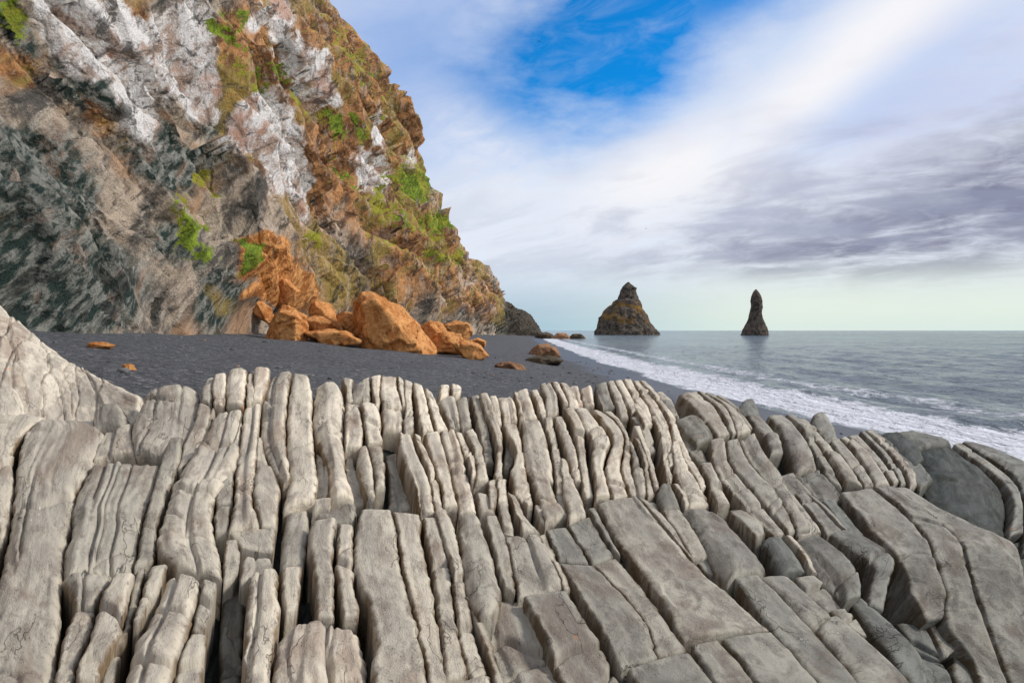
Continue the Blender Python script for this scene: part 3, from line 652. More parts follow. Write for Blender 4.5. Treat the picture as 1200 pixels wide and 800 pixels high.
def cr(pts, n):
    """Catmull-Rom through rows, sampled at n values"""
    pts = np.asarray(pts, float); k = len(pts)
    if k == 2: t = np.linspace(0, 1, n)[:, None]; return pts[0]*(1-t)+pts[1]*t
    ext = np.vstack([2*pts[0]-pts[1], pts, 2*pts[-1]-pts[-2]])
    seg = np.linalg.norm(np.diff(0.5*(pts[:, :2]+pts[:, 2:4]), axis=0), axis=1); cum = np.concatenate([[0], np.cumsum(seg)])
    s = np.linspace(0, cum[-1], n); i = np.clip(np.searchsorted(cum, s, side='right')-1, 0, k-2)
    t = ((s-cum[i])/np.maximum(seg[i], 1e-6))[:, None]
    p0, p1, p2, p3 = ext[i], ext[i+1], ext[i+2], ext[i+3]
    return 0.5*((2*p1)+(-p0+p2)*t+(2*p0-5*p1+4*p2-p3)*t*t+(-p0+3*p1-3*p2+p3)*t**3)
def block_mesh(rows, raise_=0.0, rnd=0.5, tone=0.6, painted_shade=0.0, seed=0, skirt=0.4, step=1.45, endrnd=0.6, depth_mult=1.0, grow=0.0, crk=1.0):
    rr_ = random.Random(seed*13+5)
    rows = [tuple(r)+(0.0,) if len(r) == 4 else tuple(r) for r in rows]
    if rows[-1][1] >= 818:                      # runs on out of the frame
        a, b = np.array(rows[-2]), np.array(rows[-1]); rows.append(tuple(b+(b-a)*(110/max(b[1]-a[1], 20))))
    R = np.array(rows, float)
    mid = 0.5*(R[:, :2]+R[:, 2:4]); length = np.linalg.norm(np.diff(mid, axis=0), axis=1).sum(); width = np.linalg.norm(R[:, :2]-R[:, 2:4], axis=1).mean()
    nv = int(max(8, length/step)); nu = int(max(7, width/step))
    S = cr(R, nv)
    sk = np.array([0.12, 0.35, 1.0])
    # cosine-ish spacing puts vertices where the stone turns over
    uu = np.sin(np.linspace(-1, 1, nu)*np.pi/2*0.82)/math.sin(np.pi/2*0.82)
    U = np.concatenate([-1-sk[::-1], uu, 1+sk])
    vv = np.sin(np.linspace(-1, 1, nv)*np.pi/2*0.6)/math.sin(np.pi/2*0.6)
    vidx = (vv+1)/2*(nv-1)
    S = np.stack([np.interp(vidx, np.arange(nv), S[:, c_]) for c_ in range(5)], 1)
    Vv = np.concatenate([-1-sk[::-1], vv, 1+sk])
    Sx = np.vstack([S[:1].repeat(3, 0), S, S[-1:].repeat(3, 0)])
    ug, vg = np.meshgrid(U, Vv)
    uc = np.clip(ug, -1, 1)
    # half pixel gap each side so that joints stay open
    shr = 1-(0.5 if rnd <= 0.3 else 0.7)/np.maximum(width, 6)+grow
    # rounded corners in plan
    tt = (uc*shr+1)/2
    pxx = Sx[:, 0][:, None]*(1-tt)+Sx[:, 2][:, None]*tt; pyy = Sx[:, 1][:, None]*(1-tt)+Sx[:, 3][:, None]*tt
    # ragged outline
    P0, N0 = basePN(pxx, pyy)
    Yd = P0[..., 1]
    hw = 0.5*np.linalg.norm(Sx[:, :2]-Sx[:, 2:4], axis=1)[:, None]/800*Yd    # half width, metres
    hl = 0.5*length/800*Yd
    arc = hl*2
    # rounding
    rho = np.clip(rnd*rr_.uniform(.6, 1.0), 0.12, 0.98); su = np.clip((np.abs(uc)-(1-rho))/rho, 0, 0.992)
    flat = rnd <= 0.3
    Rr = np.minimum(hw*rho, 0.020 if flat else 0.058*(1+0.9*(rnd > .7)))
    pu = Rr*(1-np.sqrt(1-su**2))
    er = np.clip(hw*endrnd*rr_.uniform(.35, 1.0), 0.010, 0.016 if rnd <= 0.3 else 0.08); rv = np.clip(er/np.maximum(hl*1.4, 0.03), 0.03, 0.8)
    vc = np.clip(vg, -1, 1); sv = np.clip((np.abs(vc)-(1-rv))/rv, 0, 0.992); pv = er*(1-np.sqrt(1-sv**2))
    pu = Rr*(0.5*(1-np.sqrt(1-su**2))+0.5*su**1.3)
    dome = hw*(0.015 if flat else 0.06)*uc**2
    push = np.sqrt(pu**2+pv**2)+dome
    ex = np.maximum(np.abs(ug)-1, 0); ey = np.maximum(np.abs(vg)-1, 0)
    push = push+skirt*np.maximum(ex, ey)*depth_mult
    topw = 1-np.clip(np.maximum(ex, ey)*2, 0, 1)
    vm = (vg+1)*hl.mean(); um = ug*hw
    P1 = np.stack([um, vm*0.55, np.full_like(um, seed*2.3)], -1)
    Q = np.stack([um, vm*0.16, np.full_like(um, seed*3.7)], -1)
    rel = 0.026*fbm(P1*3.0, 3, 11)+0.012*fbm(P1*8, 3, 12)+0.005*fbm(Q*16, 3, 13)+0.002*ridged(Q*40, 3, 14)+0.004*fbm(P1*30, 3, 18)
    rel = rel-0.03*np.clip(ridged(Q*np.array([5, 1.2, 1]), 2, 15)-0.70, 0, 1)   # lengthwise grooves
    if rnd <= 0.3: rel = 0.030*fbm(P0*1.8, 3, 11)+0.010*fbm(P0*6, 3, 12)+0.35*(rel-0.026*fbm(P1*3.0, 3, 11))
    q_ = 1.6*fbm(P1*3.0+5, 3, 17); q_ = q_-np.floor(q_); rel = rel+0.014*(sst(q_, 0, 0.10)-q_)   # spalled steps
    rel *= np.clip(hw/0.12, 0.35, 1.3)
    rel = rel + rr_.uniform(-.16, .16)*(0.25 if flat else 1)*uc*np.minimum(hw, .16)
    ncr = int(crk*length/800*Yd.mean()/(0.30 if flat else 0.19)*rr_.uniform(0.2, 1.3))
    for _k in range(ncr):                       # joints across the column, the stone a little offset beyond
        c0 = rr_.uniform(.12, .9)*float((2*hl).mean()); dv_ = vm-(c0+0.05*vnoise(np.stack([um*6, vm*0, um*0+_k+seed], -1), 77)+um*rr_.uniform(-.5, .5))
        rel = rel-0.035*np.exp(-(dv_/0.008)**2)+rr_.uniform(-.014, .014)*np.tanh(dv_/0.006)
    for _k in range(int(crk*width/(34 if flat or rows[0][1] > 590 else 17)*rr_.uniform(0.4, 1.6))):   # lengthwise splits
        u0 = rr_.uniform(-.7, .7)*float(hw.mean()); du_ = um-(u0+0.03*fbm(np.stack([vm*2.2, um*0, um*0+_k+seed], -1), 3, 78)); on = sst(vnoise(np.stack([vm*2.0, um*0, um*0+_k*3+seed], -1), 79), -.25, .15)
        rel = rel-on*0.035*np.exp(-(du_/0.008)**2)+rr_.uniform(-.012, .012)*np.tanh(du_/0.008)
    rdist = ((raise_*0.6 if raise_ > 0 else raise_*1.2) + Sx[:, 4][:, None] + rng.normal(0, 0.002 if rnd <= 0.3 else 0.006))
    vdir = -P0/np.linalg.norm(P0, axis=-1, keepdims=True); cosv = np.clip((N0*vdir).sum(-1), 0.28, 1)
    P = P0*(1-(rdist/cosv/np.linalg.norm(P0, axis=-1)))[..., None]
    side = np.cross(N0, [0, 1, 0]); side /= np.linalg.norm(side, axis=-1, keepdims=True)
    wob = 0.012*fbm(P0*9, 3, 21)+0.006*fbm(P0*28, 2, 22)
    P = P - N0*push[..., None] + N0*(rel*topw)[..., None] + side*(wob*np.abs(uc))[..., None]
    P[..., 2] += CAMZ
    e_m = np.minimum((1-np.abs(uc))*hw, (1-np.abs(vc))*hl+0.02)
    V = P.reshape(-1, 3); n, m_ = P.shape[:2]
    one = np.ones(n*m_)
    at = {'tone': one*tone, 'edge': e_m.ravel(), 'painted_shade': painted_shade*one, 'uu': um.ravel(), 'vv': vm.ravel(), 'sid': one*(seed % 97)*0.37}
    area = float((2*hw*arc).mean()/np.mean(Yd)**2)
    return V, gridf(n, m_, False), at, area
# every row: left x, left y, right x, right y [, raise]
BL = """
A2 0 .5 .75 0|-40 483 60 483|-40 505 28 505|-40 542 10 535
A3 .03 .6 .62 0|45 490 95 486|32 500 123 502|24 525 109 535|20 550 93 565|15 600 84 605|5 650 75 660|-10 710 72 720|-30 760 62 780|-40 830 55 830
A4 -.02 .5 .7 0|-60 540 16 530|-60 580 18 560|-60 620 12 610|-60 670 -4 660
A5 -.03 .3 .8 0|124 501 155 497|117 518 154 512|108 540 160 532
A6 .03 .35 .45 0|106 538 187 534|96 562 180 560|85 590 170 590|86 615 165 618|76 642 161 642|74 667 157 666
A7 .02 .7 .5 0|180 458 216 444|168 465 231 452|158 485 230 478|153 505 222 508|155 527 195 530
A8 0 .6 .5 0|198 511 214 509|188 535 210 540|177 575 194 582|168 612 185 615|158 663 181 655
A9 -.02 .5 .5 0|232 468 252 476|227 490 246 496|216 514 238 520|208 548 214 548
A10 .05 .6 .72 0|252 479 285 474|236 510 282 510|212 550 276 545|200 575 253 580|190 610 250 610|184 640 258 640|205 662 260 672
A10b 0 .3 .5 0|253 552 274 550|253 590 272 590
A10c 0 .25 .5 0|253 592 271 592|252 622 267 622
A11 .04 .5 .8 0|286 474 306 468|282 510 303 505|276 548 300 545|274 590 296 590|267 619 305 618
A12 0 .4 .7 0|302 510 306 512|300 535 313 537|298 560 328 562|297 590 327 595|306 618 324 618
A13 0 .3 .5 0|267 622 323 620|282 640 321 645
A14 0 .4 .6 0|265 631 280 631|262 655 281 655|261 680 275 676
A15 0 .4 .6 0|285 655 320 648|281 668 322 660|281 682 310 677
K1 -.02 .6 .4 0|242 442 250 440|236 455 250 450|235 470 248 474
K2 .02 .6 .7 0|252 438 265 434|248 450 266 450|250 473 262 474
K3 .03 .6 .8 0|268 432 289 430|264 450 290 445|264 472 286 472
K4 0 .5 .7 0|291 436 297 436|289 455 298 455|288 472 305 468
K5 .04 .5 .85 0|297 430 317 428|297 445 316 440|294 467 308 466
B1 .03 .6 .8 0|318 433 343 432|309 450 340 450|306 485 336 485|306 512 335 512|318 545 338 545|331 567 340 565
B2 .04 .6 .65 0|344 433 362 438|341 450 366 455|337 485 366 485|336 520 368 525|338 560 372 560|332 592 370 585
B3 -.03 .7 .5 0|334 598 363 592|331 630 362 625|330 662 357 662
B4 0 .4 .7 0|366 582 389 581|366 595 389 594
B5 0 .5 .5 0|368 597 418 588|372 606 418 600|385 610 416 614
C1 .04 .8 .85 0|372 447 398 447|368 465 405 465|367 495 404 495|375 515 404 515|385 545 406 548|385 582 418 580
C1b -.06 .6 .6 0|370 525 384 540|370 555 386 560|366 580 384 582
C2 .02 .6 .8 0|406 472 422 473|404 495 427 500|404 522 424 520
C3 .02 .5 .8 0|423 472 444 470|427 495 447 495|430 518 449 518
C4a .03 .8 .75 0|421 521 431 520|419 540 438 545|425 565 440 568|430 580 440 580
C4b .03 .8 .7 0|432 520 449 521|438 545 452 545|440 572 452 570
C5 -.08 .5 .55 0|405 525 413 528|405 560 420 560|412 595 432 592
K6 0 .5 .8 0|400 440 415 444|405 455 412 455|405 471 415 471
K7 0 .5 .5 0|417 447 430 446|412 458 428 458|412 471 424 471
K8 0 .5 .5 0|424 445 434 440|422 455 434 455|424 470 434 470
K9 .02 .5 .8 0|434 442 447 437|436 455 446 455|440 475 446 476
K10 .04 .6 .8 0|447 436 466 438|446 455 467 455|450 476 472 475
K11 .03 .5 .8 0|466 438 474 445|468 455 474 455|471 475 475 476
C6 .02 .6 .8 0|447 478 473 475|448 490 475 488|450 500 473 500
C7 .02 .5 .8 0|474 443 485 448|474 462 483 462|475 485 484 482
C8 0 .4 .7 0|473 489 486 487|474 508 485 505
C9 .03 .5 .9 0|484 448 496 452|487 465 501 470|490 485 505 485|495 504 510 502
C10 .03 .5 .9 0|498 453 508 460|502 470 514 475|506 485 520 490|511 502 527 502
C11 .08 .85 .75 0|467 507 482 506|468 522 488 522|475 548 500 550|487 572 506 572|493 597 510 596
C12 .04 .5 .85 0|484 508 492 512|490 525 500 530|502 555 511 555|508 585 518 585|510 599 521 598
C13 -.10 .6 .5 0|452 532 466 528|456 560 474 560|454 595 484 595
C14 .03 .5 .8 0|497 506 514 503|503 525 521 525|510 548 527 550|518 573 531 570|520 592 536 592
C15 .04 .5 .8 0|516 504 533 504|522 525 540 525|528 548 546 545|535 572 554 572|537 596 559 596
C16 0 .5 .85 0|515 451 527 449|516 465 527 462
C17 .02 .5 .85 0|529 449 541 452|530 462 541 461
C18 0 .5 .65 0|513 466 533 463|520 480 537 482|527 500 539 504
C19 -.02 .6 .35 0|535 464 548 465|536 478 550 480|540 500 554 500
C20 .04 .6 .8 0|534 503 542 504|542 525 550 523|550 545 556 540|552 562 557 562
C21 .03 .6 .8 0|545 505 556 502|552 520 563 520|558 540 570 540|556 563 573 560
C22 -.05 .5 .5 .3|550 465 562 462|556 485 566 482|562 510 574 508|568 540 580 538
C23 .03 .5 .75 0|562 460 572 460|568 480 580 480|578 505 588 505|583 530 589 530|580 556 590 556
C24 0 .5 .8 0|573 463 582 463|577 478 586 476|582 496 589 496
C25 .02 .5 .85 0|583 462 598 464|586 475 604 475|590 494 606 495
C26 .02 .5 .75 0|589 496 606 496|597 512 610 512|605 530 613 530|598 556 618 552|605 575 624 572|617 590 624 590
C26b -.08 .5 .5 .5|588 500 596 512|592 520 604 530|590 550 598 552
C27a 0 .3 .7 0|572 562 581 560|573 577 582 577|574 594 581 594
C27b 0 .3 .8 0|583 560 593 560|583 586 594 586
C28 .02 .4 .8 0|602 458 618 454|606 470 624 472|608 490 631 490
C29 .03 .5 .65 0|610 493 634 492|613 515 641 515|615 537 648 540|622 555 650 560
C30 0 .5 .6 0|622 556 645 558|630 580 652 580|638 610 668 602
C31 0 .5 .7 0|622 457 630 455|630 475 638 472|634 489 641 489
C32 0 .5 .4 0|633 450 645 446|638 465 654 462|640 486 655 484
C33 .02 .5 .75 0|645 446 655 447|655 462 663 464|660 475 668 475
C34 .02 .5 .8 0|655 447 664 449|663 462 675 462|668 478 680 478
C35a 0 .6 .8 0|666 452 678 452|674 474 684 474
C35b 0 .6 .8 0|680 452 694 450|684 475 697 475
C36 0 .5 .6 0|638 490 647 488|645 520 653 515|650 550 660 545|652 577 660 577
C37 .03 .6 .7 0|649 488 659 487|657 510 670 510|665 535 678 535|672 562 682 562
C38 .02 .6 .65 0|657 535 664 537|658 565 674 565|660 580 682 578|667 609 688 601
C39 .05 .6 .7 0|660 480 671 477|672 500 684 498|677 520 687 525|681 555 691 555|687 581 697 579
C40 .08 .6 .75 0|673 476 690 474|684 497 706 495|694 515 716 515|695 545 708 545|698 583 716 581
C41 .06 .5 .75 0|695 479 705 483|708 495 723 497|718 515 731 515|710 547 727 547|719 581 737 579
C42 .04 .5 .75 0|707 482 716 483|724 498 731 500|732 516 738 520|729 547 740 547|739 579 750 579
C43 .01 .6 .55 0|736 511 742 515|741 530 750 535|742 555 756 555|748 582 757 582
C44 .03 .5 .7 0|743 513 748 516|752 535 758 538|757 560 763 560|759 578 768 576
D1 0 .6 .25 0|698 448 712 445|700 460 715 458|706 477 722 477
D2 .02 .6 .6 0|712 446 720 445|718 462 729 462|727 487 738 487
D3 .02 .6 .7 0|720 445 729 444|729 460 738 460|740 482 747 480
D4 .03 .5 .8 0|730 444 741 444|738 460 748 458|749 475 760 472|758 492 767 490
D5 .04 .5 .8 0|742 445 748 446|752 462 762 462|762 476 772 475|775 500 783 497|780 520 788 516|784 545 793 543
D6 .05 .5 .8 0|749 446 756 449|768 468 776 470|784 490 791 490|792 513 801 513|803 535 812 535|815 555 824 555|821 570 828 567
D5b .02 .5 .75 0|786 520 794 517|789 545 804 542|797 568 820 562|808 590 834 584
D7 0 .5 .75 0|733 462 740 462|744 480 753 478|755 500 765 496
D7b -.04 .5 .55 .2|738 490 748 486|750 505 762 502|758 530 770 528
D8 .01 .5 .6 0|762 487 769 486|772 505 779 505|775 530 783 530|782 562 789 560
D9 .01 .5 .6 0|742 498 750 498|752 520 759 520|760 545 767 545|766 570 774 570
D10 .02 .6 .3 .35|776 566 786 565|770 578 795 578|777 597 801 592
D10b 0 .4 .6 0|788 565 795 566|798 578 804 578|803 592 809 590
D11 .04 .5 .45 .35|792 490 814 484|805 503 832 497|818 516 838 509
D12a .04 .4 .55 0|797 460 816 457|815 478 838 475|830 495 850 492|842 509 857 508
D12b .03 .4 .55 0|818 457 824 459|840 475 850 477|852 492 860 495|858 508 863 508
D12c .03 .4 .6 0|826 459 836 462|852 477 865 481|864 507 882 503
D12d .02 .4 .5 0|838 463 850 467|862 481 871 485|873 497 884 500
D13 .02 .8 .15 0|872 468 884 464|866 477 893 475|872 484 894 486
D14 0 .7 .4 0|776 466 790 468|783 487 798 487
D14b 0 .7 .6 0|768 458 778 458|778 470 790 468
D15 -.06 .5 .55 .3|800 512 816 515|806 528 826 530|818 542 829 542
D16 .02 .5 .6 0|819 544 834 542|830 565 845 563|842 589 857 585
D17 .02 .45 .5 0|832 516 850 512|836 544 855 538|852 568 874 562|878 600 896 590|907 625 922 623
D18 .03 .45 .55 0|852 514 866 512|857 540 876 535|876 564 893 558|898 590 914 582|923 624 932 623
D19 .04 .45 .65 0|867 512 885 506|878 535 894 528|894 558 912 552|915 584 930 580|933 623 950 621
D20 .02 .6 .5 0|876 482 890 484|886 495 906 498|898 515 914 515|902 534 918 532
D21 .05 .6 .55 0|900 486 918 486|914 500 936 500|924 520 950 520|932 554 960 548
D22 .02 .5 .5 0|920 487 931 488|940 504 949 506|955 530 966 529|975 560 990 568
D23 .03 .5 .55 0|933 487 947 487|951 504 962 504|968 529 985 533|992 564 1012 571
D24 .04 .6 .35 0|952 487 964 484|958 500 976 500|971 515 983 511
D25a .03 .5 .55 0|974 515 984 511|988 535 1003 532|1013 570 1025 568
D25b .03 .5 .6 0|986 511 992 508|1005 531 1018 528|1026 568 1045 566
D26 .02 .5 .5 0|994 508 1006 506|1012 522 1020 520|1030 545 1040 543|1046 568 1053 564
D27 .02 .5 .5 0|1008 505 1014 504|1030 527 1036 525|1048 552 1056 550|1055 569 1062 567
D28 .04 .5 .55 0|1015 504 1024 503|1038 522 1048 520|1060 550 1072 550|1066 571 1076 566
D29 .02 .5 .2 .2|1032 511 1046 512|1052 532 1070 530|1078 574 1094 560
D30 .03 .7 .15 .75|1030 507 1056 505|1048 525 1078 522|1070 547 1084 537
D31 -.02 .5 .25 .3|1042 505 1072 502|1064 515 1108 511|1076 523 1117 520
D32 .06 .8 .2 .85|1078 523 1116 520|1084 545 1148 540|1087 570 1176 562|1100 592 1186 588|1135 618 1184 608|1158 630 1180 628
D33 .10 .5 .4 0|1118 520 1126 518|1152 543 1162 540|1180 567 1192 566|1189 590 1200 590|1184 626 1202 622
D34 .08 .5 .35 0|1128 517 1142 517|1158 535 1178 530|1194 558 1225 552|1206 590 1270 580|1206 640 1290 640
D35 -.05 .6 .15 .6|1190 632 1240 625|1195 660 1260 655|1205 720 1280 715
E1a .05 .2 .55 0|986 576 1023 572|1005 600 1054 597|1030 628 1079 621|1050 648 1093 645 .04|1068 690 1107 690 -.10|1084 730 1108 724 -.2
E1b .06 .2 .55 0|1024 572 1044 571|1056 597 1084 600|1082 621 1120 632|1095 645 1129 646 .04|1109 690 1140 690 -.10|1112 735 1160 745 -.2|1142 778 1182 800 -.27|1156 830 1200 830 -.3
E1c .06 .25 .5 0|1046 571 1061 571|1086 600 1104 597|1122 632 1148 618|1131 646 1192 645 .04|1142 690 1202 700 -.10|1162 745 1218 760 -.2|1184 800 1235 805 -.27|1202 830 1250 830 -.3
E2 -.22 .3 .4 0|1048 733 1082 734|1066 755 1098 765|1088 790 1118 790|1095 830 1125 830
E3 -.2 .3 .6 0|1087 732 1106 727|1098 752 1118 748|1107 772 1122 760
E4 -.25 .3 .5 0|1118 768 1125 758|1116 785 1140 778|1122 806 1152 800|1128 830 1158 830
E5 .02 .6 .25 0|996 704 1009 700|1018 735 1043 727|1048 768 1078 762|1068 800 1087 792|1078 830 1094 830
E6 .08 .6 .5 0|930 632 964 625|948 650 988 640|962 672 1006 660|980 690 1010 682|992 704 1009 700
E7 .07 .5 .5 0|971 627 1000 624|995 643 1030 638|1022 660 1049 654|1022 682 1045 676|1018 705 1038 712
E8 .09 .8 .45 0|800 594 832 592|815 615 858 605|832 645 885 632|845 665 899 650|853 675 899 663
E9 .03 .3 .65 0|853 598 870 597|870 613 893 612|886 627 897 626
E10 -.02 .3 .5 0|774 599 797 597|793 625 814 622|812 656 832 653
E10b -.04 .3 .45 0|813 658 833 655|830 673 848 672
E11 0 .4 .6 0|749 583 760 586|775 612 786 612|797 640 803 640|812 656 816 656
E12 .02 .3 .55 0|700 590 746 583|722 628 773 615|748 665 811 656|775 705 850 690|800 748 903 739
E12b 0 .6 .4 0|690 594 698 592|704 620 715 625|718 644 728 650
E13 -.005 .15 .4 0|664 615 691 604|680 640 706 630|694 661 720 653
E13b 0 .15 .45 0|640 621 662 616|648 640 678 637|655 656 692 660
E14 -.005 .15 .4 0|656 658 694 662|676 692 730 700|702 735 757 735|726 785 770 772
E14b 0 .15 .42 0|695 662 722 655|731 700 752 690|758 735 778 725|771 771 803 762
E15 -.01 .15 .4 0|732 789 806 765|745 810 825 790|755 835 850 825
E16 0 .25 .5 0|808 756 842 748|830 790 875 785|850 825 900 825
E17 .005 .2 .6 0|845 748 905 742|878 785 945 780|902 825 975 822
E18a .03 .3 .55 0|860 677 888 671|885 712 925 705|925 762 975 760|965 802 1010 800|985 822 1030 825
E18b .06 .4 .6 0|890 671 925 668|927 705 965 705|977 760 1012 745|1012 800 1066 797|1034 825 1084 828
E19 .02 .7 .3 0|894 629 918 626|905 645 935 645|918 667 948 667
E19b .05 .4 .9 0|919 626 927 628|938 647 945 647|950 668 959 674
E20 .03 .5 .7 0|932 672 955 672|962 702 990 702|995 735 1008 732|1010 744 1017 746
F1 .02 .5 .45 0|932 556 960 549|948 570 976 563|965 586 989 581
F2 0 .3 .4 0|906 557 930 555|915 568 940 568|922 577 952 579
F3 .02 .3 .65 0|916 580 930 579|926 600 948 600|934 626 962 622
F4 .01 .2 .5 0|932 579 944 577|951 600 966 598|968 625 988 622
F4b .01 .2 .5 0|946 578 960 585|968 598 980 604|990 620 995 622
F5 0 .3 .35 0|963 586 977 584|980 606 992 602|997 626 1013 625
G1a .06 .3 .6 0|423 598 458 597|417 625 465 625|417 665 471 665|430 700 480 700|440 745 490 745|437 775 497 780|437 825 505 825
G1b .05 .3 .62 0|460 599 492 603|467 625 494 630|473 665 500 665|482 700 508 700|492 745 514 745|499 780 522 785|507 825 530 825
G2 .03 .5 .55 0|495 607 511 606|504 655 524 655|512 700 531 700|517 740 538 745|524 790 549 785
G3 .03 .5 .6 0|509 601 522 599|515 625 533 622|528 665 542 665|533 700 548 700|541 750 560 748|553 787 573 779
G4 0 .5 .65 0|544 698 550 698|555 725 563 722|566 752 576 752|576 780 586 785|582 825 600 825
G5 .10 .8 .5 0|540 601 561 599|540 630 574 630|543 668 584 665|549 697 589 692|562 719 580 716
G6 .01 .4 .6 0|568 603 582 601|578 640 597 640|590 687 604 694
G7 0 .15 .55 0|592 630 630 624|600 660 646 655|608 697 661 692
G7b .01 .3 .75 0|631 625 639 622|645 655 653 655|661 692 668 692
G8 -.005 .15 .42 0|613 700 662 695|632 735 685 730|650 775 710 765|668 810 727 795|680 835 740 830
G9 -.04 .15 .6 0|585 702 611 702|568 728 630 735|582 765 648 775|602 830 676 830
G10 0 .4 .75 0|524 792 575 788|532 825 578 825
H1a .05 .6 .6 0|364 610 396 607|361 635 390 635|370 680 391 680|370 717 393 717
H1b .05 .5 .65 0|398 613 414 614|394 640 414 640|396 680 416 680|402 718 422 718
H2 .07 .45 .7 0|345 726 420 720|330 740 428 745|322 765 432 770|318 825 440 825
H3 .06 .5 .75 0|294 668 326 662|290 690 327 690|288 730 328 725|287 770 318 770|286 825 316 825
H4 .04 .4 .7 0|330 664 354 662|331 690 352 690|333 716 348 714
H5 -.08 .4 .25 .6|263 682 289 678|262 700 287 700|258 750 285 750|258 825 283 825
H6 .01 .5 .55 0|72 672 135 670|84 690 122 690|88 706 110 705
H7 .02 .5 .7 0|88 708 111 706|76 735 105 735|67 770 90 765|62 825 86 825
H8 .05 .5 .75 0|135 672 157 672|116 705 149 705|106 740 140 740|91 775 120 772|90 825 116 825
H9 -.01 .5 .5 0|159 668 172 661|151 705 162 705|142 740 150 738|134 758 142 756
H10 .05 .6 .7 0|176 660 197 657|171 680 188 682|164 705 177 705|158 728 168 726
H11 .07 .6 .78 0|198 668 236 680|188 690 232 700|174 722 222 730|155 752 212 758|140 825 190 825
H12 .05 .5 .55 0|238 680 254 684|233 700 250 706|224 734 240 738
H13 .02 .4 .6 0|223 742 243 742|213 765 240 765|195 825 236 825
H14 -.03 .5 .4 0|122 775 141 765|119 800 136 800|118 825 134 825
J1 -.02 .4 .6 0|560 577 572 577|562 600 582 600
J2 -.02 .4 .6 0|583 590 594 588|590 620 604 624
J3 -.02 .4 .5 0|595 575 604 578|604 600 618 605|612 620 634 620
J4 -.03 .4 .5 0|626 590 634 592|634 614 648 614
J6 -.02 .4 .5 0|651 580 660 580|655 603 666 603
J7 -.03 .4 .4 0|752 586 770 586|762 600 774 598
"""
blocks = []
for k, line in enumerate(BL.strip().splitlines()):
    parts = line.split('|'); hd = parts[0].split()
    rows = [tuple(float(v_) for v_ in q.split()) for q in parts[1:]]
    r_, rn, tn, sh = map(float, hd[1:5])
    xm = rows[0][0]
    tn = tn*0.9+random.uniform(-.11, .09)-0.20*float(sst(xm, 740, 900))-0.17*float(sst(rows[0][1], 560, 620))*float(sst(xm, 500, 620))*(1-0.5*float(sst(xm, 740, 900)))+0.10*float(sst(rows[0][1], 520, 460))*float(sst(xm, 800, 700))
    calm = hd[0][:2] in ('E1', 'G1', 'D3', 'G5', 'E8', 'A3') and hd[0] not in ('E10', 'E10b', 'E11')
    V, F, at, area = block_mesh(rows, r_, rn, tn, sh, seed=k+1, crk=0.25 if calm else 1.0)
    blocks.append((area, hd[0], V, F, at))
blocks.sort(key=lambda b: -b[0])
outcrop = empty('rock_outcrop', (0.3, 4.5, 2.2))
tag(outcrop, 'jointed grey-beige outcrop of tilted rock columns filling the foreground', 'rock outcrop')
LBL = {'D32': 'dark green-black rounded column near the sea', 'D30': 'dark algae-stained column', 'E1b': 'broad slab that folds over into a steep front', 'G5': 'column ending in a brown rounded nose', 'D13': 'small dark knob on the crest', 'H5': 'dark column sunk in a gap'}
for area, nm, V, F, at in blocks[:100]:
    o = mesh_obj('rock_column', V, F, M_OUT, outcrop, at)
    if nm in LBL: o['label'] = LBL[nm]
sv, sf, sa, off = [], [], {k: [] for k in blocks[0][4]}, 0
for area, nm, V, F, at in blocks[100:]:
    sv.append(V); sf.append(F+off); off += len(V)
    for k in sa: sa[k].append(at[k])
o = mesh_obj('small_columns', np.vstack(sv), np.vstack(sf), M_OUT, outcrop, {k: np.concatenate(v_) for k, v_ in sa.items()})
o['kind'] = 'stuff'
# bedrock underneath and behind
bx_ = np.arange(-190, 1420, 3.0); rows_ = np.linspace(0, 1, 190)
yc_ = np.interp(bx_, CRX, CRY)+9
PX = bx_[None].repeat(len(rows_), 0); PY = yc_[None]+(1000-yc_[None])*rows_[:, None]
P0, N0 = basePN(PX, PY)
Pb = P0*1.0
cell = ridged(np.stack([PX/22+PY/60, PY/70, 0*PX], -1), 3, 61)
Pb = Pb - N0*(0.19+0.5*sst(PX, 990, 1060)*sst(PY, 630, 700)+0.06*cell+0.06*fbm(P0*5, 3, 62))[..., None]
bk = []
for s, dz_ in ((0.25, -0.05), (0.6, -0.35), (1.0, -0.9), (1.6, -1.8), (2.4, -3.2), (3.0, -5.0)):
    r = Pb[0].copy(); r[:, 1] += s; r[:, 0] *= 1+s/r[:, 1]*0.7; r[:, 2] += dz_; r += 0.12*fbm(r*2, 3, 64)[:, None]; bk.append(r)
Pb = np.concatenate([np.array(bk[::-1]), Pb], 0)
Pb[..., 2] += CAMZ; n, m_ = Pb.shape[:2]; one = np.ones(n*m_)
o = mesh_obj('bedrock', Pb.reshape(-1, 3), gridf(n, m_, False), M_OUT, outcrop, {'tone': one*0.0, 'edge': one*0.1, 'painted_shade': one*1.0, 'uu': Pb[..., 0].ravel(), 'vv': Pb[..., 1].ravel(), 'sid': one*0.3})  # bed coloured near-black to paint in the shade of the gaps
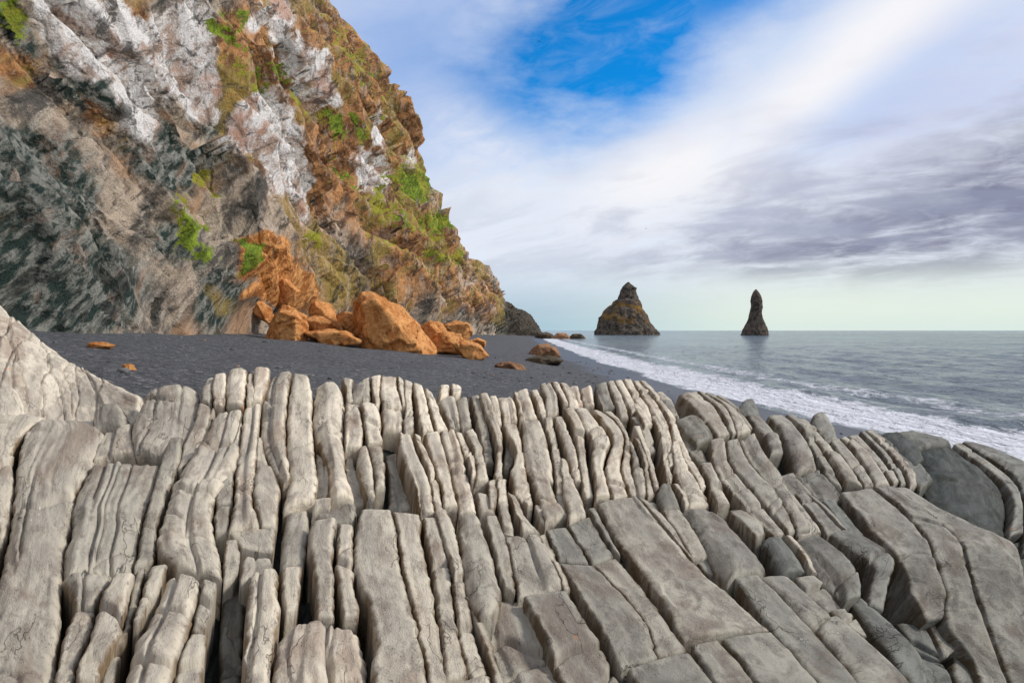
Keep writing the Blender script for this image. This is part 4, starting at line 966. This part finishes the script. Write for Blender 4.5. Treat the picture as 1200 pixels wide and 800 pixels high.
# pale smooth rock at the left
lr = empty('smooth_rock', (-3.5, 5.2, 2.2))
tag(lr, 'large smooth pale rock rising behind the outcrop at the left edge', 'rock')
V, F, at, _ = block_mesh([(-150, 500, -150, 235, .1), (-60, 520, -60, 300, .1), (0, 510, 0, 345, .1), (50, 508, 50, 396, .05), (100, 506, 97, 430), (140, 500, 133, 450), (160, 494, 166, 466)], -0.12, .5, 0.78, 0, seed=400, skirt=2.4, endrnd=.5)
mesh_obj('main_mass', V, F, M_OUT, lr, at)
V, F, at, _ = block_mesh([(116, 472, 138, 468), (108, 482, 144, 480), (107, 498, 148, 496)], 0.03, .7, 0.35, 0, seed=401)
mesh_obj('side_knob', V, F, M_OUT, lr, at)
V, F, at, _ = block_mesh([(-30, 450, 22, 452), (-30, 470, 30, 468), (-30, 488, 34, 486)], 0.03, .6, 0.75, 0, seed=402)
mesh_obj('side_knob', V, F, M_OUT, lr, at)

# ------------------------------------------------------------------ birds
bm_, tb, pb = newmat('bird_feathers'); pb.inputs['Base Color'].default_value = (0.05, 0.05, 0.055, 1); pb.inputs['Roughness'].default_value = 0.8
def bird(px_, py_, Y, bank, label):
    c0 = ray(px_, py_)*Y+np.array([0, 0, CAMZ])
    o = empty('bird', tuple(c0)); tag(o, label, 'bird', 'birds in flight'); o.rotation_euler = (0, bank, 0.6)
    n = 14; th = np.linspace(0, 2*np.pi, 11)[:-1]; t_ = np.linspace(0, 1, n); R_ = 0.05*np.sin(np.pi*np.clip(t_, .03, .97))**0.7; L = (t_-0.5)*0.42
    V = np.array([[(R_[i]*math.cos(a), L[i], R_[i]*math.sin(a)) for a in th] for i in range(n)]).reshape(-1, 3)
    i = np.arange(n-1)[:, None]*10+np.arange(10)[None]; j = np.arange(n-1)[:, None]*10+((np.arange(10)+1) % 10)[None]
    F = np.stack([i.ravel(), j.ravel(), (j+10).ravel(), (i+10).ravel()], 1)
    mesh_obj('body', V+c0, F, bm_, o)
    for s in (-1, 1):
        sp = np.linspace(0, 1, 9); W = []
        for q in sp:
            ch = 0.085*(1-q)**0.6+0.01; z = 0.13*math.sin(q*2.2); x = s*(0.03+0.42*q); y = -0.05*q
            W.append([(x, y+ch, z), (x, y, z+0.012*(1-q)+.003), (x, y-ch, z), (x, y, z-.004)])
        W = np.array(W); n_ = 9; i = np.arange(n_-1)[:, None]*4+np.arange(4)[None]; j = np.arange(n_-1)[:, None]*4+((np.arange(4)+1) % 4)[None]
        mesh_obj('wing', W.reshape(-1, 3)+c0, np.stack([i.ravel(), j.ravel(), (j+4).ravel(), (i+4).ravel()], 1), bm_, o)
bird(632, 49, 150, 0.2, 'tiny dark seabird flying high against the blue gap in the clouds')
bird(757, 268, 190, -0.3, 'tiny dark seabird gliding lower, above the broad sea stack')
